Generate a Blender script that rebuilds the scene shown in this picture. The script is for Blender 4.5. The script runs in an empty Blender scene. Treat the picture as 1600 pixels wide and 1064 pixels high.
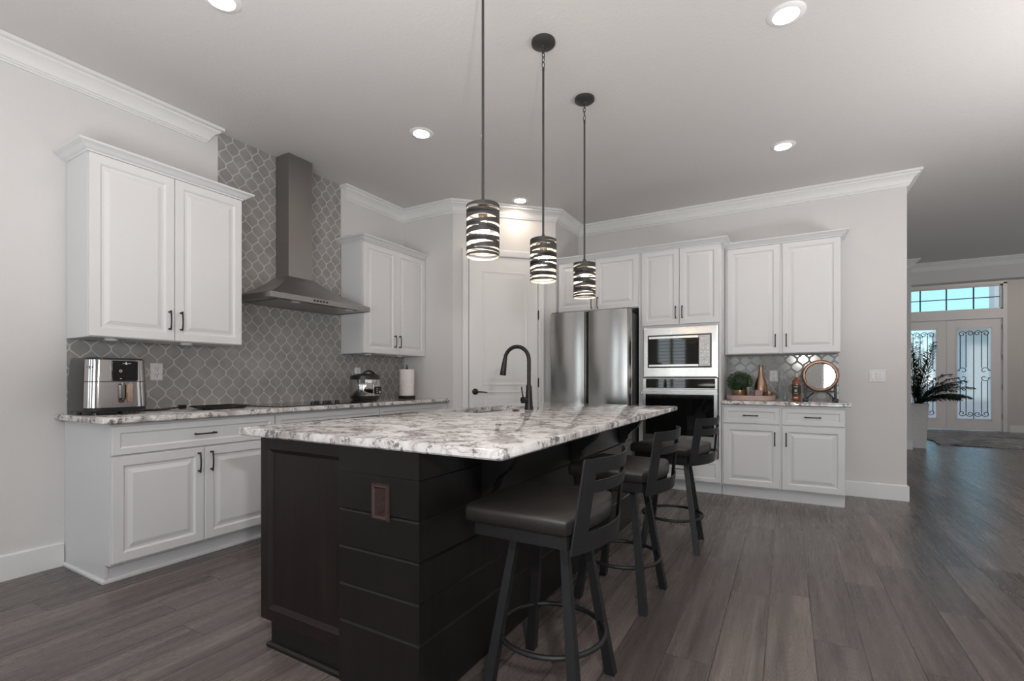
import bpy, bmesh, math, random
from mathutils import Vector, Matrix
from math import pi, sin, cos, radians
random.seed(7)
C = bpy.context.scene.collection
sc = bpy.context.scene

# ------------------------------------------------------------------ camera, exposure, sky, big lights
cam_d = bpy.data.cameras.new('camera'); cam = bpy.data.objects.new('camera', cam_d); C.objects.link(cam)
cam.location = (3.783, -0.017, 1.123)
cam.rotation_euler = (pi/2, 0, radians(29.814))
cam_d.sensor_width = 36.0; cam_d.lens = 36*748.98/1600
cam_d.shift_y = (591.76-532)/1600; cam_d.clip_start = 0.03; cam_d.clip_end = 300
sc.camera = cam
sc.view_settings.view_transform = 'Standard'; sc.view_settings.look = 'None'
sc.view_settings.gamma = 1.0; sc.view_settings.use_curve_mapping = False
sc.view_settings.exposure = -0.03
sc.cycles.use_denoising = True
sc.cycles.max_bounces = 10; sc.cycles.diffuse_bounces = 5; sc.cycles.glossy_bounces = 5; sc.cycles.transmission_bounces = 8
sc.cycles.sample_clamp_indirect = 6.0
sc.cycles.caustics_reflective = False

world = bpy.data.worlds.new('sky'); sc.world = world; world.use_nodes = True
nt = world.node_tree; nt.nodes.clear()
wo = nt.nodes.new('ShaderNodeOutputWorld'); bg = nt.nodes.new('ShaderNodeBackground')
tc = nt.nodes.new('ShaderNodeTexCoord'); sx = nt.nodes.new('ShaderNodeSeparateXYZ'); cr = nt.nodes.new('ShaderNodeValToRGB')
nt.links.new(tc.outputs['Generated'], sx.inputs[0]); nt.links.new(sx.outputs['Z'], cr.inputs[0])
cr.color_ramp.elements[0].position = 0.0; cr.color_ramp.elements[0].color = (.95, 1.05, 1.08, 1)
cr.color_ramp.elements[1].position = 0.45; cr.color_ramp.elements[1].color = (.16, .38, .70, 1)
e = cr.color_ramp.elements.new(0.09); e.color = (.34, .64, .76, 1)
nt.links.new(cr.outputs[0], bg.inputs[0]); bg.inputs[1].default_value = 1.75
nt.links.new(bg.outputs[0], wo.inputs[0])

def area_light(name, loc, rot, sx_, sy_, power, col):
    d = bpy.data.lights.new(name, 'AREA'); d.shape = 'RECTANGLE'; d.size = sx_; d.size_y = sy_
    d.energy = power; d.color = col
    o = bpy.data.objects.new(name, d); C.objects.link(o); o.location = loc; o.rotation_euler = rot
    return o
# daylight through the two windows behind the camera (light faces +y, into the room)
area_light('daylight_and_fill', (1.75, -5.05, 1.25), (radians(90), 0, 0), 2.9, 2.3, 80, (.93, .97, 1.0))
area_light('daylight_and_fill', (5.9, -5.05, 1.25), (radians(90), 0, 0), 2.7, 2.3, 120, (.93, .97, 1.0))
# the photographer's flash, just right of and above the camera
fd = bpy.data.lights.new('flash', 'POINT'); fd.energy = 85; fd.shadow_soft_size = 0.045; fd.color = (1, .97, .94)
fo = bpy.data.objects.new('flash', fd); C.objects.link(fo); fo.location = (4.08, -0.02, 1.54)
# two added fill lights aimed up at the ceiling to even out the room
area_light('bounce_fill', (2.9, -0.35, 1.0), (pi, 0, 0), 1.2, 1.2, 84, (1, .985, .975))
area_light('bounce_fill', (6.2, 2.9, 1.0), (pi, 0, 0), 1.2, 1.2, 95, (1, .97, .95))
# added fill light before a made-up window in the right wall (light faces -x)
area_light('daylight_and_fill', (9.18, 7.9, 1.35), (radians(90), 0, radians(90)), 3.4, 2.3, 22, (.90, .96, 1.0))
# added fill light for the foyer and entry doors, hidden above the header
fl_d = bpy.data.lights.new('foyer_fill', 'POINT'); fl_d.energy = 42; fl_d.shadow_soft_size = .12; fl_d.color = (1, .93, .86)
fl_o = bpy.data.objects.new('foyer_fill', fl_d); C.objects.link(fl_o); fl_o.location = (8.75, 11.3, 3.35)
sun_d = bpy.data.lights.new('sun', 'SUN'); sun_d.energy = 3.2; sun_d.angle = .01; sun_d.color = (1, .95, .88)
sun_o = bpy.data.objects.new('sun', sun_d); C.objects.link(sun_o); sun_o.rotation_euler = (radians(24), 0, radians(-20))

# ------------------------------------------------------------------ materials
def mat(name, col=(.5,.5,.5), rough=.5, metal=0.0, spec=None, emit=None, estr=1.0, trans=0.0, ior=None, coat=0.0):
    m = bpy.data.materials.new(name); m.use_nodes = True
    b = m.node_tree.nodes['Principled BSDF']
    b.inputs['Base Color'].default_value = (*col, 1); b.inputs['Roughness'].default_value = rough; b.inputs['Metallic'].default_value = metal
    if spec is not None: b.inputs['Specular IOR Level'].default_value = spec
    if emit: b.inputs['Emission Color'].default_value = (*emit, 1); b.inputs['Emission Strength'].default_value = estr
    if trans: b.inputs['Transmission Weight'].default_value = trans
    if ior: b.inputs['IOR'].default_value = ior
    if coat: b.inputs['Coat Weight'].default_value = coat; b.inputs['Coat Roughness'].default_value = .05
    return m
class N:
    """small node helper"""
    def __init__(s, m): s.t = m.node_tree; s.b = s.t.nodes['Principled BSDF']
    def new(s, k, **kw):
        n = s.t.nodes.new(k)
        for a, v in kw.items(): setattr(n, a, v)
        return n
    def link(s, a, b): s.t.links.new(a, b)
    def val(s, n, i, v):
        if hasattr(v, 'links') or hasattr(v, 'is_linked'): s.link(v, n.inputs[i])
        else: n.inputs[i].default_value = v
    def math(s, op, a, b=0.0, c=None):
        n = s.new('ShaderNodeMath', operation=op); s.val(n, 0, a); s.val(n, 1, b)
        if c is not None: s.val(n, 2, c)
        return n.outputs[0]
    def noise(s, vec, scale, detail=4, rough=.5, dist=0.0):
        n = s.new('ShaderNodeTexNoise'); s.link(vec, n.inputs['Vector']); n.inputs['Scale'].default_value = scale
        n.inputs['Detail'].default_value = detail; n.inputs['Roughness'].default_value = rough; n.inputs['Distortion'].default_value = dist
        return n.outputs['Fac']
    def pos(s): return s.new('ShaderNodeNewGeometry').outputs['Position']
    def obj(s): return s.new('ShaderNodeTexCoord').outputs['Object']
    def scale(s, v, sc3):
        n = s.new('ShaderNodeMapping'); s.link(v, n.inputs[0]); n.inputs['Scale'].default_value = sc3; return n.outputs[0]
    def ramp(s, f, stops):
        n = s.new('ShaderNodeValToRGB'); s.link(f, n.inputs[0]); el = n.color_ramp.elements
        while len(el) < len(stops): el.new(.5)
        for e_, (p, c) in zip(el, stops): e_.position = p; e_.color = (*c, 1) if len(c) == 3 else c
        return n.outputs[0]
    def mix(s, f, a, b):
        n = s.new('ShaderNodeMix', data_type='RGBA'); s.val(n, 0, f)
        for i, v in ((6, a), (7, b)):
            if isinstance(v, tuple): n.inputs[i].default_value = (*v, 1)
            else: s.link(v, n.inputs[i])
        return n.outputs[2]
    def bump(s, h, strength, dist=.01):
        n = s.new('ShaderNodeBump'); s.link(h, n.inputs['Height']); n.inputs['Strength'].default_value = strength; n.inputs['Distance'].default_value = dist
        s.link(n.outputs[0], s.b.inputs['Normal'])
    def color(s, c): s.link(c, s.b.inputs['Base Color'])

M = {}
def paint(name, col, rough, bscale, bstr):
    m = mat(name, col, rough); n = N(m); n.bump(n.noise(n.pos(), bscale, 3), bstr, .004); M[name] = m
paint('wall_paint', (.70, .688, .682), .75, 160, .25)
paint('ceiling_paint', (.655, .638, .63), .85, 55, .45)
paint('white_trim', (.80, .80, .80), .45, 20, .02)
paint('cabinet_white', (.725, .73, .745), .38, 30, .02)
paint('door_white', (.80, .795, .79), .45, 30, .02)
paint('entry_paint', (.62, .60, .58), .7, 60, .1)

def granite():
    m = mat('granite', rough=.04, spec=.8); n = N(m); p = n.pos()
    warp = n.new('ShaderNodeMixRGB'); warp.blend_type = 'LINEAR_LIGHT'; warp.inputs[0].default_value = .06
    nn = n.new('ShaderNodeTexNoise'); nn.inputs['Scale'].default_value = 9; nn.inputs['Detail'].default_value = 5; n.link(p, nn.inputs['Vector'])
    n.link(p, warp.inputs[1]); n.link(nn.outputs['Color'], warp.inputs[2]); w = warp.outputs[0]
    a = n.noise(w, 7, 6, .62, .8)
    base = n.ramp(a, [(.30, (.30, .265, .255)), (.41, (.50, .465, .455)), (.49, (.72, .695, .685)), (.60, (.83, .82, .815)), (.70, (.52, .49, .48))])
    # mineral clusters
    b1 = n.noise(w, 13, 7, .7, .4)
    b2 = n.noise(p, 60, 4, .6)
    dark = n.math('MULTIPLY', n.ramp(b1, [(.50, (0,)*3), (.57, (1,)*3)]), n.ramp(b2, [(.40, (0,)*3), (.50, (1,)*3)]))
    c1 = n.mix(n.math('MULTIPLY', dark, .85), base, (.085, .075, .08))
    v = n.new('ShaderNodeTexVoronoi', feature='DISTANCE_TO_EDGE'); n.link(w, v.inputs['Vector']); v.inputs['Scale'].default_value = 10
    vein = n.math('MULTIPLY', n.ramp(v.outputs['Distance'], [(.0, (1,)*3), (.05, (0,)*3)]), n.ramp(n.noise(p, 5, 3), [(.48, (0,)*3), (.60, (1,)*3)]))
    c2 = n.mix(n.math('MULTIPLY', vein, .75), c1, (.20, .17, .17))
    n.color(c2); M['granite'] = m
granite()

def tile_mat(name, axis, tint, gloss=.24, spec=.3):
    W, H = .104, .146
    m = mat(name, rough=.3, spec=spec); n = N(m); s = n.new('ShaderNodeSeparateXYZ'); n.link(n.pos(), s.inputs[0])
    p = n.math('DIVIDE', s.outputs[axis], W/2); q = n.math('MULTIPLY', s.outputs['Z'], 2*pi/H)
    c0 = n.math('COSINE', q)
    # rounder sides, pointed tips
    c = n.math('MULTIPLY', c0, n.math('SUBTRACT', 1.18, n.math('MULTIPLY', n.math('MULTIPLY', c0, c0), .18)))
    hc = n.math('MULTIPLY', c, .5)
    de = n.math('ABSOLUTE', n.math('WRAP', n.math('SUBTRACT', p, hc), 1.0, -1.0))
    do = n.math('ABSOLUTE', n.math('WRAP', n.math('SUBTRACT', n.math('ADD', p, hc), 1.0), 1.0, -1.0))
    sl = n.math('MULTIPLY', n.math('SINE', q), .5*2*pi/H*W/2)
    den = n.math('SQRT', n.math('ADD', 1.0, n.math('MULTIPLY', sl, sl)))
    d = n.math('DIVIDE', n.math('MULTIPLY', n.math('MINIMUM', de, do), W/2), den)
    g = n.ramp(n.math('MULTIPLY', d, 100), [(.33, (1,)*3), (.46, (0,)*3)])
    var = n.noise(n.pos(), 7, 2)
    face = n.ramp(var, [(.35, tuple(x*.9 for x in tint)), (.65, tuple(x*1.12 for x in tint))])
    n.color(n.mix(g, face, (.52, .50, .485)))
    r = n.new('ShaderNodeMapRange'); n.link(g, r.inputs[0]); r.inputs[3].default_value = gloss; r.inputs[4].default_value = .7
    n.link(r.outputs[0], n.b.inputs['Roughness'])
    n.bump(n.ramp(n.math('MULTIPLY', d, 100), [(.2, (0,)*3), (.9, (1,)*3)]), .35, .004)
    M[name] = m
tile_mat('tile_left', 'Y', (.305, .296, .288)); tile_mat('tile_back', 'X', (.29, .282, .278), .12, .6)

def floor_mat():
    m = mat('plank_floor', rough=.38); n = N(m); p = n.pos(); s = n.new('ShaderNodeSeparateXYZ'); n.link(p, s.inputs[0])
    PW, PL = .178, 1.25
    fx = n.math('DIVIDE', n.math('SUBTRACT', s.outputs['X'], 3.884-.178*40), PW)
    ix = n.math('FLOOR', fx); frx = n.math('FRACT', fx)
    wn = n.new('ShaderNodeTexWhiteNoise', noise_dimensions='1D'); n.link(ix, wn.inputs['W'])
    fy = n.math('ADD', n.math('DIVIDE', s.outputs['Y'], PL), n.math('MULTIPLY', wn.outputs['Value'], 7.3))
    iy = n.math('FLOOR', fy); fry = n.math('FRACT', fy)
    wn2 = n.new('ShaderNodeTexWhiteNoise', noise_dimensions='2D'); cb = n.new('ShaderNodeCombineXYZ'); n.link(ix, cb.inputs[0]); n.link(iy, cb.inputs[1]); n.link(cb.outputs[0], wn2.inputs['Vector'])
    rnd = wn2.outputs['Value']
    # grain coordinates offset per plank
    off = n.new('ShaderNodeCombineXYZ'); n.link(n.math('MULTIPLY', rnd, 37.0), off.inputs[0]); n.link(n.math('MULTIPLY', rnd, 91.0), off.inputs[1])
    va = n.new('ShaderNodeVectorMath', operation='ADD'); n.link(p, va.inputs[0]); n.link(off.outputs[0], va.inputs[1])
    g1 = n.noise(n.scale(va.outputs[0], (15, .8, 1)), 1.0, 5, .55, .8)
    g2 = n.noise(n.scale(va.outputs[0], (90, 1.6, 1)), 1.0, 4, .6)
    # cathedral grain
    lc = n.new('ShaderNodeCombineXYZ'); n.link(n.math('MULTIPLY', n.math('ADD', n.math('SUBTRACT', frx, .5), n.math('MULTIPLY', n.math('SUBTRACT', rnd, .5), .5)), 2.6), lc.inputs[0])
    n.link(n.math('MULTIPLY', n.math('SUBTRACT', fry, n.math('FRACT', n.math('MULTIPLY', rnd, 13.7))), 3.4), lc.inputs[1]); n.link(n.math('MULTIPLY', rnd, 5.0), lc.inputs[2])
    wv = n.new('ShaderNodeTexWave', wave_type='RINGS', rings_direction='Z'); n.link(lc.outputs[0], wv.inputs['Vector'])
    wv.inputs['Scale'].default_value = 3.2; wv.inputs['Distortion'].default_value = 3.0; wv.inputs['Detail'].default_value = 2; wv.inputs['Detail Scale'].default_value = 1.3
    base = n.ramp(g1, [(.28, (.085, .067, .062)), (.5, (.152, .124, .115)), (.72, (.230, .193, .180))])
    c = n.mix(n.math('MULTIPLY', g2, .30), base, (.055, .047, .044))
    c = n.mix(n.math('MULTIPLY', wv.outputs['Fac'], .30), c, (.05, .043, .040))
    br = n.math('ADD', .74, n.math('MULTIPLY', rnd, .5))
    mul = n.new('ShaderNodeMix', data_type='RGBA', blend_type='MULTIPLY'); mul.inputs[0].default_value = 1; n.link(c, mul.inputs[6])
    cc = n.new('ShaderNodeCombineColor'); 
    for i in range(3): n.link(br, cc.inputs[i])
    n.link(cc.outputs[0], mul.inputs[7])
    ex = n.math('MULTIPLY', n.math('MINIMUM', frx, n.math('SUBTRACT', 1.0, frx)), PW)
    ey = n.math('MULTIPLY', n.math('MINIMUM', fry, n.math('SUBTRACT', 1.0, fry)), PL)
    e_ = n.math('MINIMUM', ex, ey)
    seam = n.ramp(n.math('MULTIPLY', e_, 100), [(.12, (1,)*3), (.26, (0,)*3)])
    n.color(n.mix(n.math('MULTIPLY', seam, .8), mul.outputs[2], (.025, .02, .019)))
    rr = n.new('ShaderNodeMapRange'); n.link(g2, rr.inputs[0]); rr.inputs[3].default_value = .20; rr.inputs[4].default_value = .36
    n.link(rr.outputs[0], n.b.inputs['Roughness'])
    hh = n.math('SUBTRACT', n.math('MULTIPLY', n.math('ADD', g1, wv.outputs['Fac']), .18), seam)
    n.bump(hh, .22, .002)
    M['plank_floor'] = m
floor_mat()

def espresso():
    m = mat('espresso_wood', rough=.36, spec=.4); n = N(m); o = n.pos()
    g = n.noise(n.scale(o, (45, 45, 3)), 1.0, 5, .6)
    n.color(n.ramp(g, [(.3, (.0055, .0048, .0045)), (.7, (.0105, .0088, .0082))])); n.bump(g, .08, .002); M['espresso'] = m
    m2 = mat('espresso_panel', rough=.42, spec=.3); n = N(m2); g = n.noise(n.scale(n.pos(), (45, 45, 2.5)), 1.0, 5, .6, .4)
    n.color(n.ramp(g, [(.3, (.008, .0055, .005)), (.7, (.018, .012, .0105))])); n.bump(g, .08, .002); M['espresso_panel'] = m2
espresso()
def brushed(name, col, rough, ax):
    m = mat(name, col, rough, 1.0); n = N(m)
    g = n.noise(n.scale(n.pos(), ax), 1.0, 3, .6)
    r = n.new('ShaderNodeMapRange'); n.link(g, r.inputs[0]); r.inputs[3].default_value = rough-.04; r.inputs[4].default_value = rough+.06
    n.link(r.outputs[0], n.b.inputs['Roughness']); n.bump(g, .03, .001); M[name] = m
brushed('stainless', (.60, .59, .58), .24, (6, 6, 300))
brushed('stainless_fridge', (.46, .45, .44), .18, (300, 300, 4))
brushed('stainless_hood', (.36, .345, .335), .30, (4, 4, 260))
brushed('stainless_bright', (.76, .74, .71), .20, (4, 4, 260))
M['chrome_mirror'] = mat('polished_steel', (.52, .50, .49), .10, 1.0)
def leather():
    m = mat('dark_leather', (.022, .019, .018), .45); n = N(m); v = n.new('ShaderNodeTexVoronoi'); n.link(n.obj(), v.inputs['Vector']); v.inputs['Scale'].default_value = 260
    n.bump(v.outputs['Distance'], .12, .001); M['leather'] = m
leather()
def simple(name, *a, **k):
    m = mat(name, *a, **k); n = N(m)
    col = m.node_tree.nodes['Principled BSDF'].inputs['Base Color'].default_value[:3]
    if not k.get('trans') and not k.get('emit'):
        g = n.noise(n.obj(), 35, 3); n.color(n.ramp(g, [(.3, tuple(x*.93 for x in col)), (.7, tuple(min(1, x*1.06) for x in col))]))
    M[name] = m
simple('stool_metal', (.013, .0135, .015), .48, .2)
simple('black_metal', (.022, .022, .022), .38, .5)
simple('pendant_metal', (.055, .053, .052), .42, .4)
simple('bronze_pull', (.028, .019, .017), .35, .6)
simple('bronze_plate', (.060, .036, .031), .38, .45)
simple('black_plastic', (.012, .012, .012), .3)
simple('dark_plastic', (.045, .043, .044), .42)
simple('black_glass', (.006, .006, .006), .04)
simple('cooktop_glass', (.012, .012, .012), .05)
simple('white_plastic', (.75, .74, .76), .35)
simple('slot_dark', (.05, .05, .05), .5)
simple('paper', (.80, .76, .75), .9)
simple('shade_inner', (.80, .76, .70), .6)
simple('copper', (.38, .24, .175), .30, 1.0)
simple('gold_pot', (.62, .42, .26), .28, 1.0)
simple('tray_wood', (.50, .37, .33), .55)
simple('pink_stone', (.36, .25, .24), .5)
simple('candle_silver', (.65, .60, .55), .3, .9)
simple('amber_spirit', (.17, .040, .012), .08, coat=.6)
simple('label_black', (.02, .02, .018), .5)
simple('label_cream', (.55, .47, .36), .6)
simple('mirror_glass', (.78, .80, .80), .02, 1.0)
simple('boxwood', (.045, .105, .038), .55)
simple('palm_green', (.010, .022, .009), .55)
simple('soil', (.02, .015, .01), .9)
simple('planter_white', (.66, .65, .64), .5)
simple('iron', (.035, .038, .045), .5, .4)
simple('satin_nickel', (.30, .28, .26), .3, .9)
simple('copper_handle', (.62, .45, .37), .25, .9)
simple('sink_steel', (.25, .21, .20), .35, .6)
simple('roof_tile', (.30, .24, .21), .8)
simple('stucco', (.66, .63, .58), .85)
simple('lawn', (.10, .16, .05), .9)
simple('driveway', (.24, .215, .19), .9)
M['clear_glass'] = mat('clear_glass', (.92, .95, .96), .02, trans=1.0, ior=1.2)
M['bulb'] = mat('bulb_glow', (1, .9, .75), .5, emit=(1, .80, .58), estr=30)
M['can_glow'] = mat('can_glow', (1, 1, 1), .5, emit=(1, .83, .66), estr=100)
M['display'] = mat('display', (.02, .02, .02), .1)
def frosted():
    m = bpy.data.materials.new('frosted_glass'); m.use_nodes = True; t = m.node_tree; t.nodes.clear()
    o = t.nodes.new('ShaderNodeOutputMaterial'); r = t.nodes.new('ShaderNodeBsdfRefraction'); g = t.nodes.new('ShaderNodeBsdfGlossy'); mx = t.nodes.new('ShaderNodeMixShader')
    r.inputs['Color'].default_value = (.95, .97, .97, 1); r.inputs['Roughness'].default_value = .16; r.inputs['IOR'].default_value = 1.2
    tx = t.nodes.new('ShaderNodeTexNoise'); tx.inputs['Scale'].default_value = 90; bp_ = t.nodes.new('ShaderNodeBump'); bp_.inputs['Strength'].default_value = .1
    t.links.new(tx.outputs['Fac'], bp_.inputs['Height']); t.links.new(bp_.outputs[0], r.inputs['Normal'])
    g.inputs['Roughness'].default_value = .2; mx.inputs[0].default_value = .06
    t.links.new(r.outputs[0], mx.inputs[1]); t.links.new(g.outputs[0], mx.inputs[2]); t.links.new(mx.outputs[0], o.inputs[0]); M['frosted'] = m
frosted()
def rug_mat():
    m = mat('rug_pile', rough=.95); n = N(m); p = n.pos()
    a = n.noise(n.scale(p, (1.2, 2.6, 1)), 1.6, 6, .65, 1.5); b = n.noise(p, 120, 3)
    c = n.ramp(a, [(.36, (.03, .03, .033)), (.46, (.20, .195, .195)), (.56, (.42, .41, .40)), (.66, (.08, .08, .085))])
    n.color(n.mix(n.math('MULTIPLY', b, .4), c, (.08, .08, .08))); n.bump(b, .6, .01); M['rug'] = m
rug_mat()
def window_pane():
    m = bpy.data.materials.new('window_glass'); m.use_nodes = True; t = m.node_tree; t.nodes.clear()
    o = t.nodes.new('ShaderNodeOutputMaterial'); r = t.nodes.new('ShaderNodeBsdfTransparent'); g = t.nodes.new('ShaderNodeBsdfGlossy'); mx = t.nodes.new('ShaderNodeMixShader')
    fr = t.nodes.new('ShaderNodeFresnel'); fr.inputs[0].default_value = 1.3
    r.inputs[0].default_value = (.96, .98, .98, 1); g.inputs['Roughness'].default_value = .02
    t.links.new(fr.outputs[0], mx.inputs[0]); t.links.new(r.outputs[0], mx.inputs[1]); t.links.new(g.outputs[0], mx.inputs[2]); t.links.new(mx.outputs[0], o.inputs[0]); M['window_glass'] = m
window_pane()

# ------------------------------------------------------------------ mesh helpers
ORG = {}
class MB:
    def __init__(s): s.bm = bmesh.new(); s.mi = 0
    def _tag(s, faces):
        for f in faces: f.material_index = s.mi
    def face(s, pts):
        f = s.bm.faces.new([s.bm.verts.new(p) for p in pts]); f.material_index = s.mi; return f
    def box(s, x0, x1, y0, y1, z0, z1, b=0.0, seg=1, mat=None):
        t = bmesh.new(); r = bmesh.ops.create_cube(t, size=1.0)
        for v in t.verts: v.co = Vector((x0+(v.co.x+.5)*(x1-x0), y0+(v.co.y+.5)*(y1-y0), z0+(v.co.z+.5)*(z1-z0)))
        if b > 0: bmesh.ops.bevel(t, geom=list(t.edges), offset=b, segments=seg, affect='EDGES', clamp_overlap=True)
        if mat is not None: bmesh.ops.transform(t, matrix=mat, verts=t.verts)
        s.merge(t)
    def merge(s, t):
        vm = {v: s.bm.verts.new(v.co) for v in t.verts}
        for f in t.faces:
            try: s.bm.faces.new([vm[v] for v in f.verts]).material_index = s.mi
            except ValueError: pass
        t.free()
    def loft(s, loops, close=True, cap0=True, cap1=True):
        L = [[s.bm.verts.new(p) for p in lp] for lp in loops]; n = len(L[0])
        for a, b in zip(L, L[1:]):
            for i in range(n if close else n-1):
                j = (i+1) % n
                f = s.bm.faces.new((a[i], a[j], b[j], b[i])); f.material_index = s.mi
        if cap0: s.bm.faces.new(list(reversed(L[0]))).material_index = s.mi
        if cap1: s.bm.faces.new(L[-1]).material_index = s.mi
    def lathe(s, prof, c=(0,0,0), n=28, mat=None, cap=True):
        loops = []
        for r, z in prof:
            lp = [Vector((c[0]+r*cos(2*pi*i/n), c[1]+r*sin(2*pi*i/n), c[2]+z)) for i in range(n)]
            if mat is not None: lp = [mat @ p for p in lp]
            loops.append(lp)
        s.loft(loops, True, cap, cap)
    def tube(s, path, r, n=8, rx=None, closed=False, cap=True):
        P = [Vector(p) for p in path]; loops = []; m = len(P)
        up = None
        for i, p in enumerate(P):
            if closed: d = (P[(i+1) % m]-P[i-1]).normalized()
            else: d = (P[min(i+1, m-1)]-P[max(i-1, 0)]).normalized()
            if up is None:
                a = Vector((0,0,1)) if abs(d.z) < .9 else Vector((1,0,0))
                up = (a-d*a.dot(d)).normalized()
            else: up = (up-d*up.dot(d)).normalized()
            sd = d.cross(up); ri = r[i] if isinstance(r, (list, tuple)) else r
            loops.append([p+(sd*cos(2*pi*k/n)+up*sin(2*pi*k/n))*ri for k in range(n)])
        if closed: loops.append(None)
        if closed:
            L = [[s.bm.verts.new(q) for q in lp] for lp in loops[:-1]]
            for i in range(m):
                a, b = L[i], L[(i+1) % m]
                for k in range(n):
                    s.bm.faces.new((a[k], a[(k+1) % n], b[(k+1) % n], b[k])).material_index = s.mi
        else: s.loft(loops, True, cap, cap)
    def prism(s, poly, z0, z1):
        s.loft([[Vector((x, y, z0)) for x, y in poly], [Vector((x, y, z1)) for x, y in poly]])
    def panel(s, Mx, w, h, rings, thick):
        """front face made of inset rings: rings = [(inset, depth)...]; Mx maps (u right, v up, n out)"""
        loops = [[(0,0,-thick), (w,0,-thick), (w,h,-thick), (0,h,-thick)]]
        for i, d in rings: loops.append([(i,i,d), (w-i,i,d), (w-i,h-i,d), (i,h-i,d)])
        s.loft([[Mx @ Vector(p) for p in lp] for lp in loops])
    def ball(s, c, r, sub=2, sc3=(1,1,1)):
        t = bmesh.new(); bmesh.ops.create_icosphere(t, subdivisions=sub, radius=r)
        for v in t.verts: v.co = Vector((c[0]+v.co.x*sc3[0], c[1]+v.co.y*sc3[1], c[2]+v.co.z*sc3[2]))
        s.merge(t)
    def sweep(s, prof, path, z, side=1, capped=True):
        """profile (out, up) along 2D path with mitres; out = left of travel * side"""
        P = [Vector(p) for p in path]; loops = []
        for i, p in enumerate(P):
            ns = []
            if i > 0: d = (P[i]-P[i-1]).normalized(); ns.append(Vector((-d.y, d.x))*side)
            if i < len(P)-1: d = (P[i+1]-P[i]).normalized(); ns.append(Vector((-d.y, d.x))*side)
            nn = sum(ns, Vector((0,0))).normalized(); k = 1/max(.2, nn.dot(ns[0]))
            loops.append([Vector((p.x+nn.x*o*k, p.y+nn.y*o*k, z+u)) for o, u in prof])
        s.loft(loops, True, capped, capped)

def finish(mb, name, mats, parent=None, smooth=0):
    if not isinstance(mats, (list, tuple)): mats = [mats]
    bm = mb.bm
    org = ORG.get(parent.name, Vector((0,0,0))) if parent else Vector((0,0,0))
    bmesh.ops.recalc_face_normals(bm, faces=bm.faces)
    me = bpy.data.meshes.new(name); 
    if parent: bmesh.ops.translate(bm, vec=-org, verts=bm.verts)
    bm.to_mesh(me); bm.free()
    for m in mats: me.materials.append(M[m])
    if smooth:
        me.shade_smooth(); me.set_sharp_from_angle(angle=radians(smooth))
    o = bpy.data.objects.new(name, me); C.objects.link(o)
    if parent: o.parent = parent; ORG[o.name] = org
    else: ORG[o.name] = Vector((0,0,0))
    return o
def thing(name, label, cat, loc=(0,0,0), group=None):
    o = bpy.data.objects.new(name, None); C.objects.link(o); o.empty_display_size = .1
    o.location = loc; ORG[o.name] = Vector(loc); o['label'] = label; o['category'] = cat
    if group: o['group'] = group
    return o
def tag(o, label, cat, group=None):
    o['label'] = label; o['category'] = cat
    if group: o['group'] = group
    return o
def struct(o, label=None, cat=None):
    o['kind'] = 'structure'
    if label: o['label'] = label
    if cat: o['category'] = cat
    return o
def SB(name, m, *boxes, b=0, label=None, cat=None):
    mb = MB()
    for bx in boxes: mb.box(*bx, b=b)
    return struct(finish(mb, name, m), label, cat)
def dup(root, loc, rotz=0, label=None):
    r = root.copy(); C.objects.link(r); r.location = loc; r.rotation_euler = (0, 0, rotz)
    if label: r['label'] = label
    for ch in list(root.children):
        c = ch.copy(); C.objects.link(c); c.parent = r
        for g in ch.children:
            d = g.copy(); C.objects.link(d); d.parent = c
    return r
def frame(o, U, V):
    U = Vector(U); V = Vector(V); Nn = U.cross(V)
    m = Matrix.Identity(4)
    for i in range(3): m[i][0] = U[i]; m[i][1] = V[i]; m[i][2] = Nn[i]; m[i][3] = o[i]
    return m
def FL(x, y, z): return frame((x, y, z), (0,1,0), (0,0,1))      # faces +x
def FB(x, y, z): return frame((x, y, z), (1,0,0), (0,0,1))      # faces -y
def rrect(x0, x1, y0, y1, r, z, n=5):
    pts = []
    for cx, cy, a in ((x1-r, y1-r, 0), (x0+r, y1-r, 90), (x0+r, y0+r, 180), (x1-r, y0+r, 270)):
        for k in range(n+1):
            t = radians(a+90*k/n); pts.append(Vector((cx+r*cos(t), cy+r*sin(t), z)))
    return pts

H = 3.012
# ------------------------------------------------------------------ setting
SB('floor', 'plank_floor', (-.12, 9.32, -5.0, 14.05, -.08, 0), label='grey brown wood plank floor running towards the front doors', cat='floor')
SB('ceiling', 'ceiling_paint', (-.12, 9.32, -4.95, 10.2, H, H+.1), label='textured light grey ceiling over the kitchen', cat='ceiling')
SB('wall_left', 'wall_paint', (-.12, 0, -4.95, 4.1, 0, H), label='pale grey wall behind the range hood', cat='wall')
mb = MB(); mb.prism([(0,4.1), (.70,4.1), (1.52,4.92), (1.52,5.6), (1.52,5.75), (-.12,5.75), (-.12,4.1)], 0, H)
struct(finish(mb, 'wall_pantry', 'wall_paint'), 'pale corner wall holding the white pantry door', 'wall')
SB('wall_back', 'wall_paint', (1.52, 4.74, 5.6, 5.75, 0, H), label='pale wall behind the oven and refrigerator', cat='wall')
SB('wall_hallway', 'wall_paint', (4.62, 4.74, 5.75, 9.75, 0, H), (4.62, 5.50, 9.75, 10.45, 0, H), label='hallway wall end beside the white planter', cat='wall')
SB('wall_header', 'wall_paint', (5.50, 9.2, 10.2, 10.45, 2.68, 3.6), (8.6, 9.2, 10.2, 10.45, 0, 2.68), label='dropped header over the foyer opening', cat='wall')
SB('wall_foyer', 'wall_paint', (5.38, 5.50, 10.45, 13.9, 0, 3.6))
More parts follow.
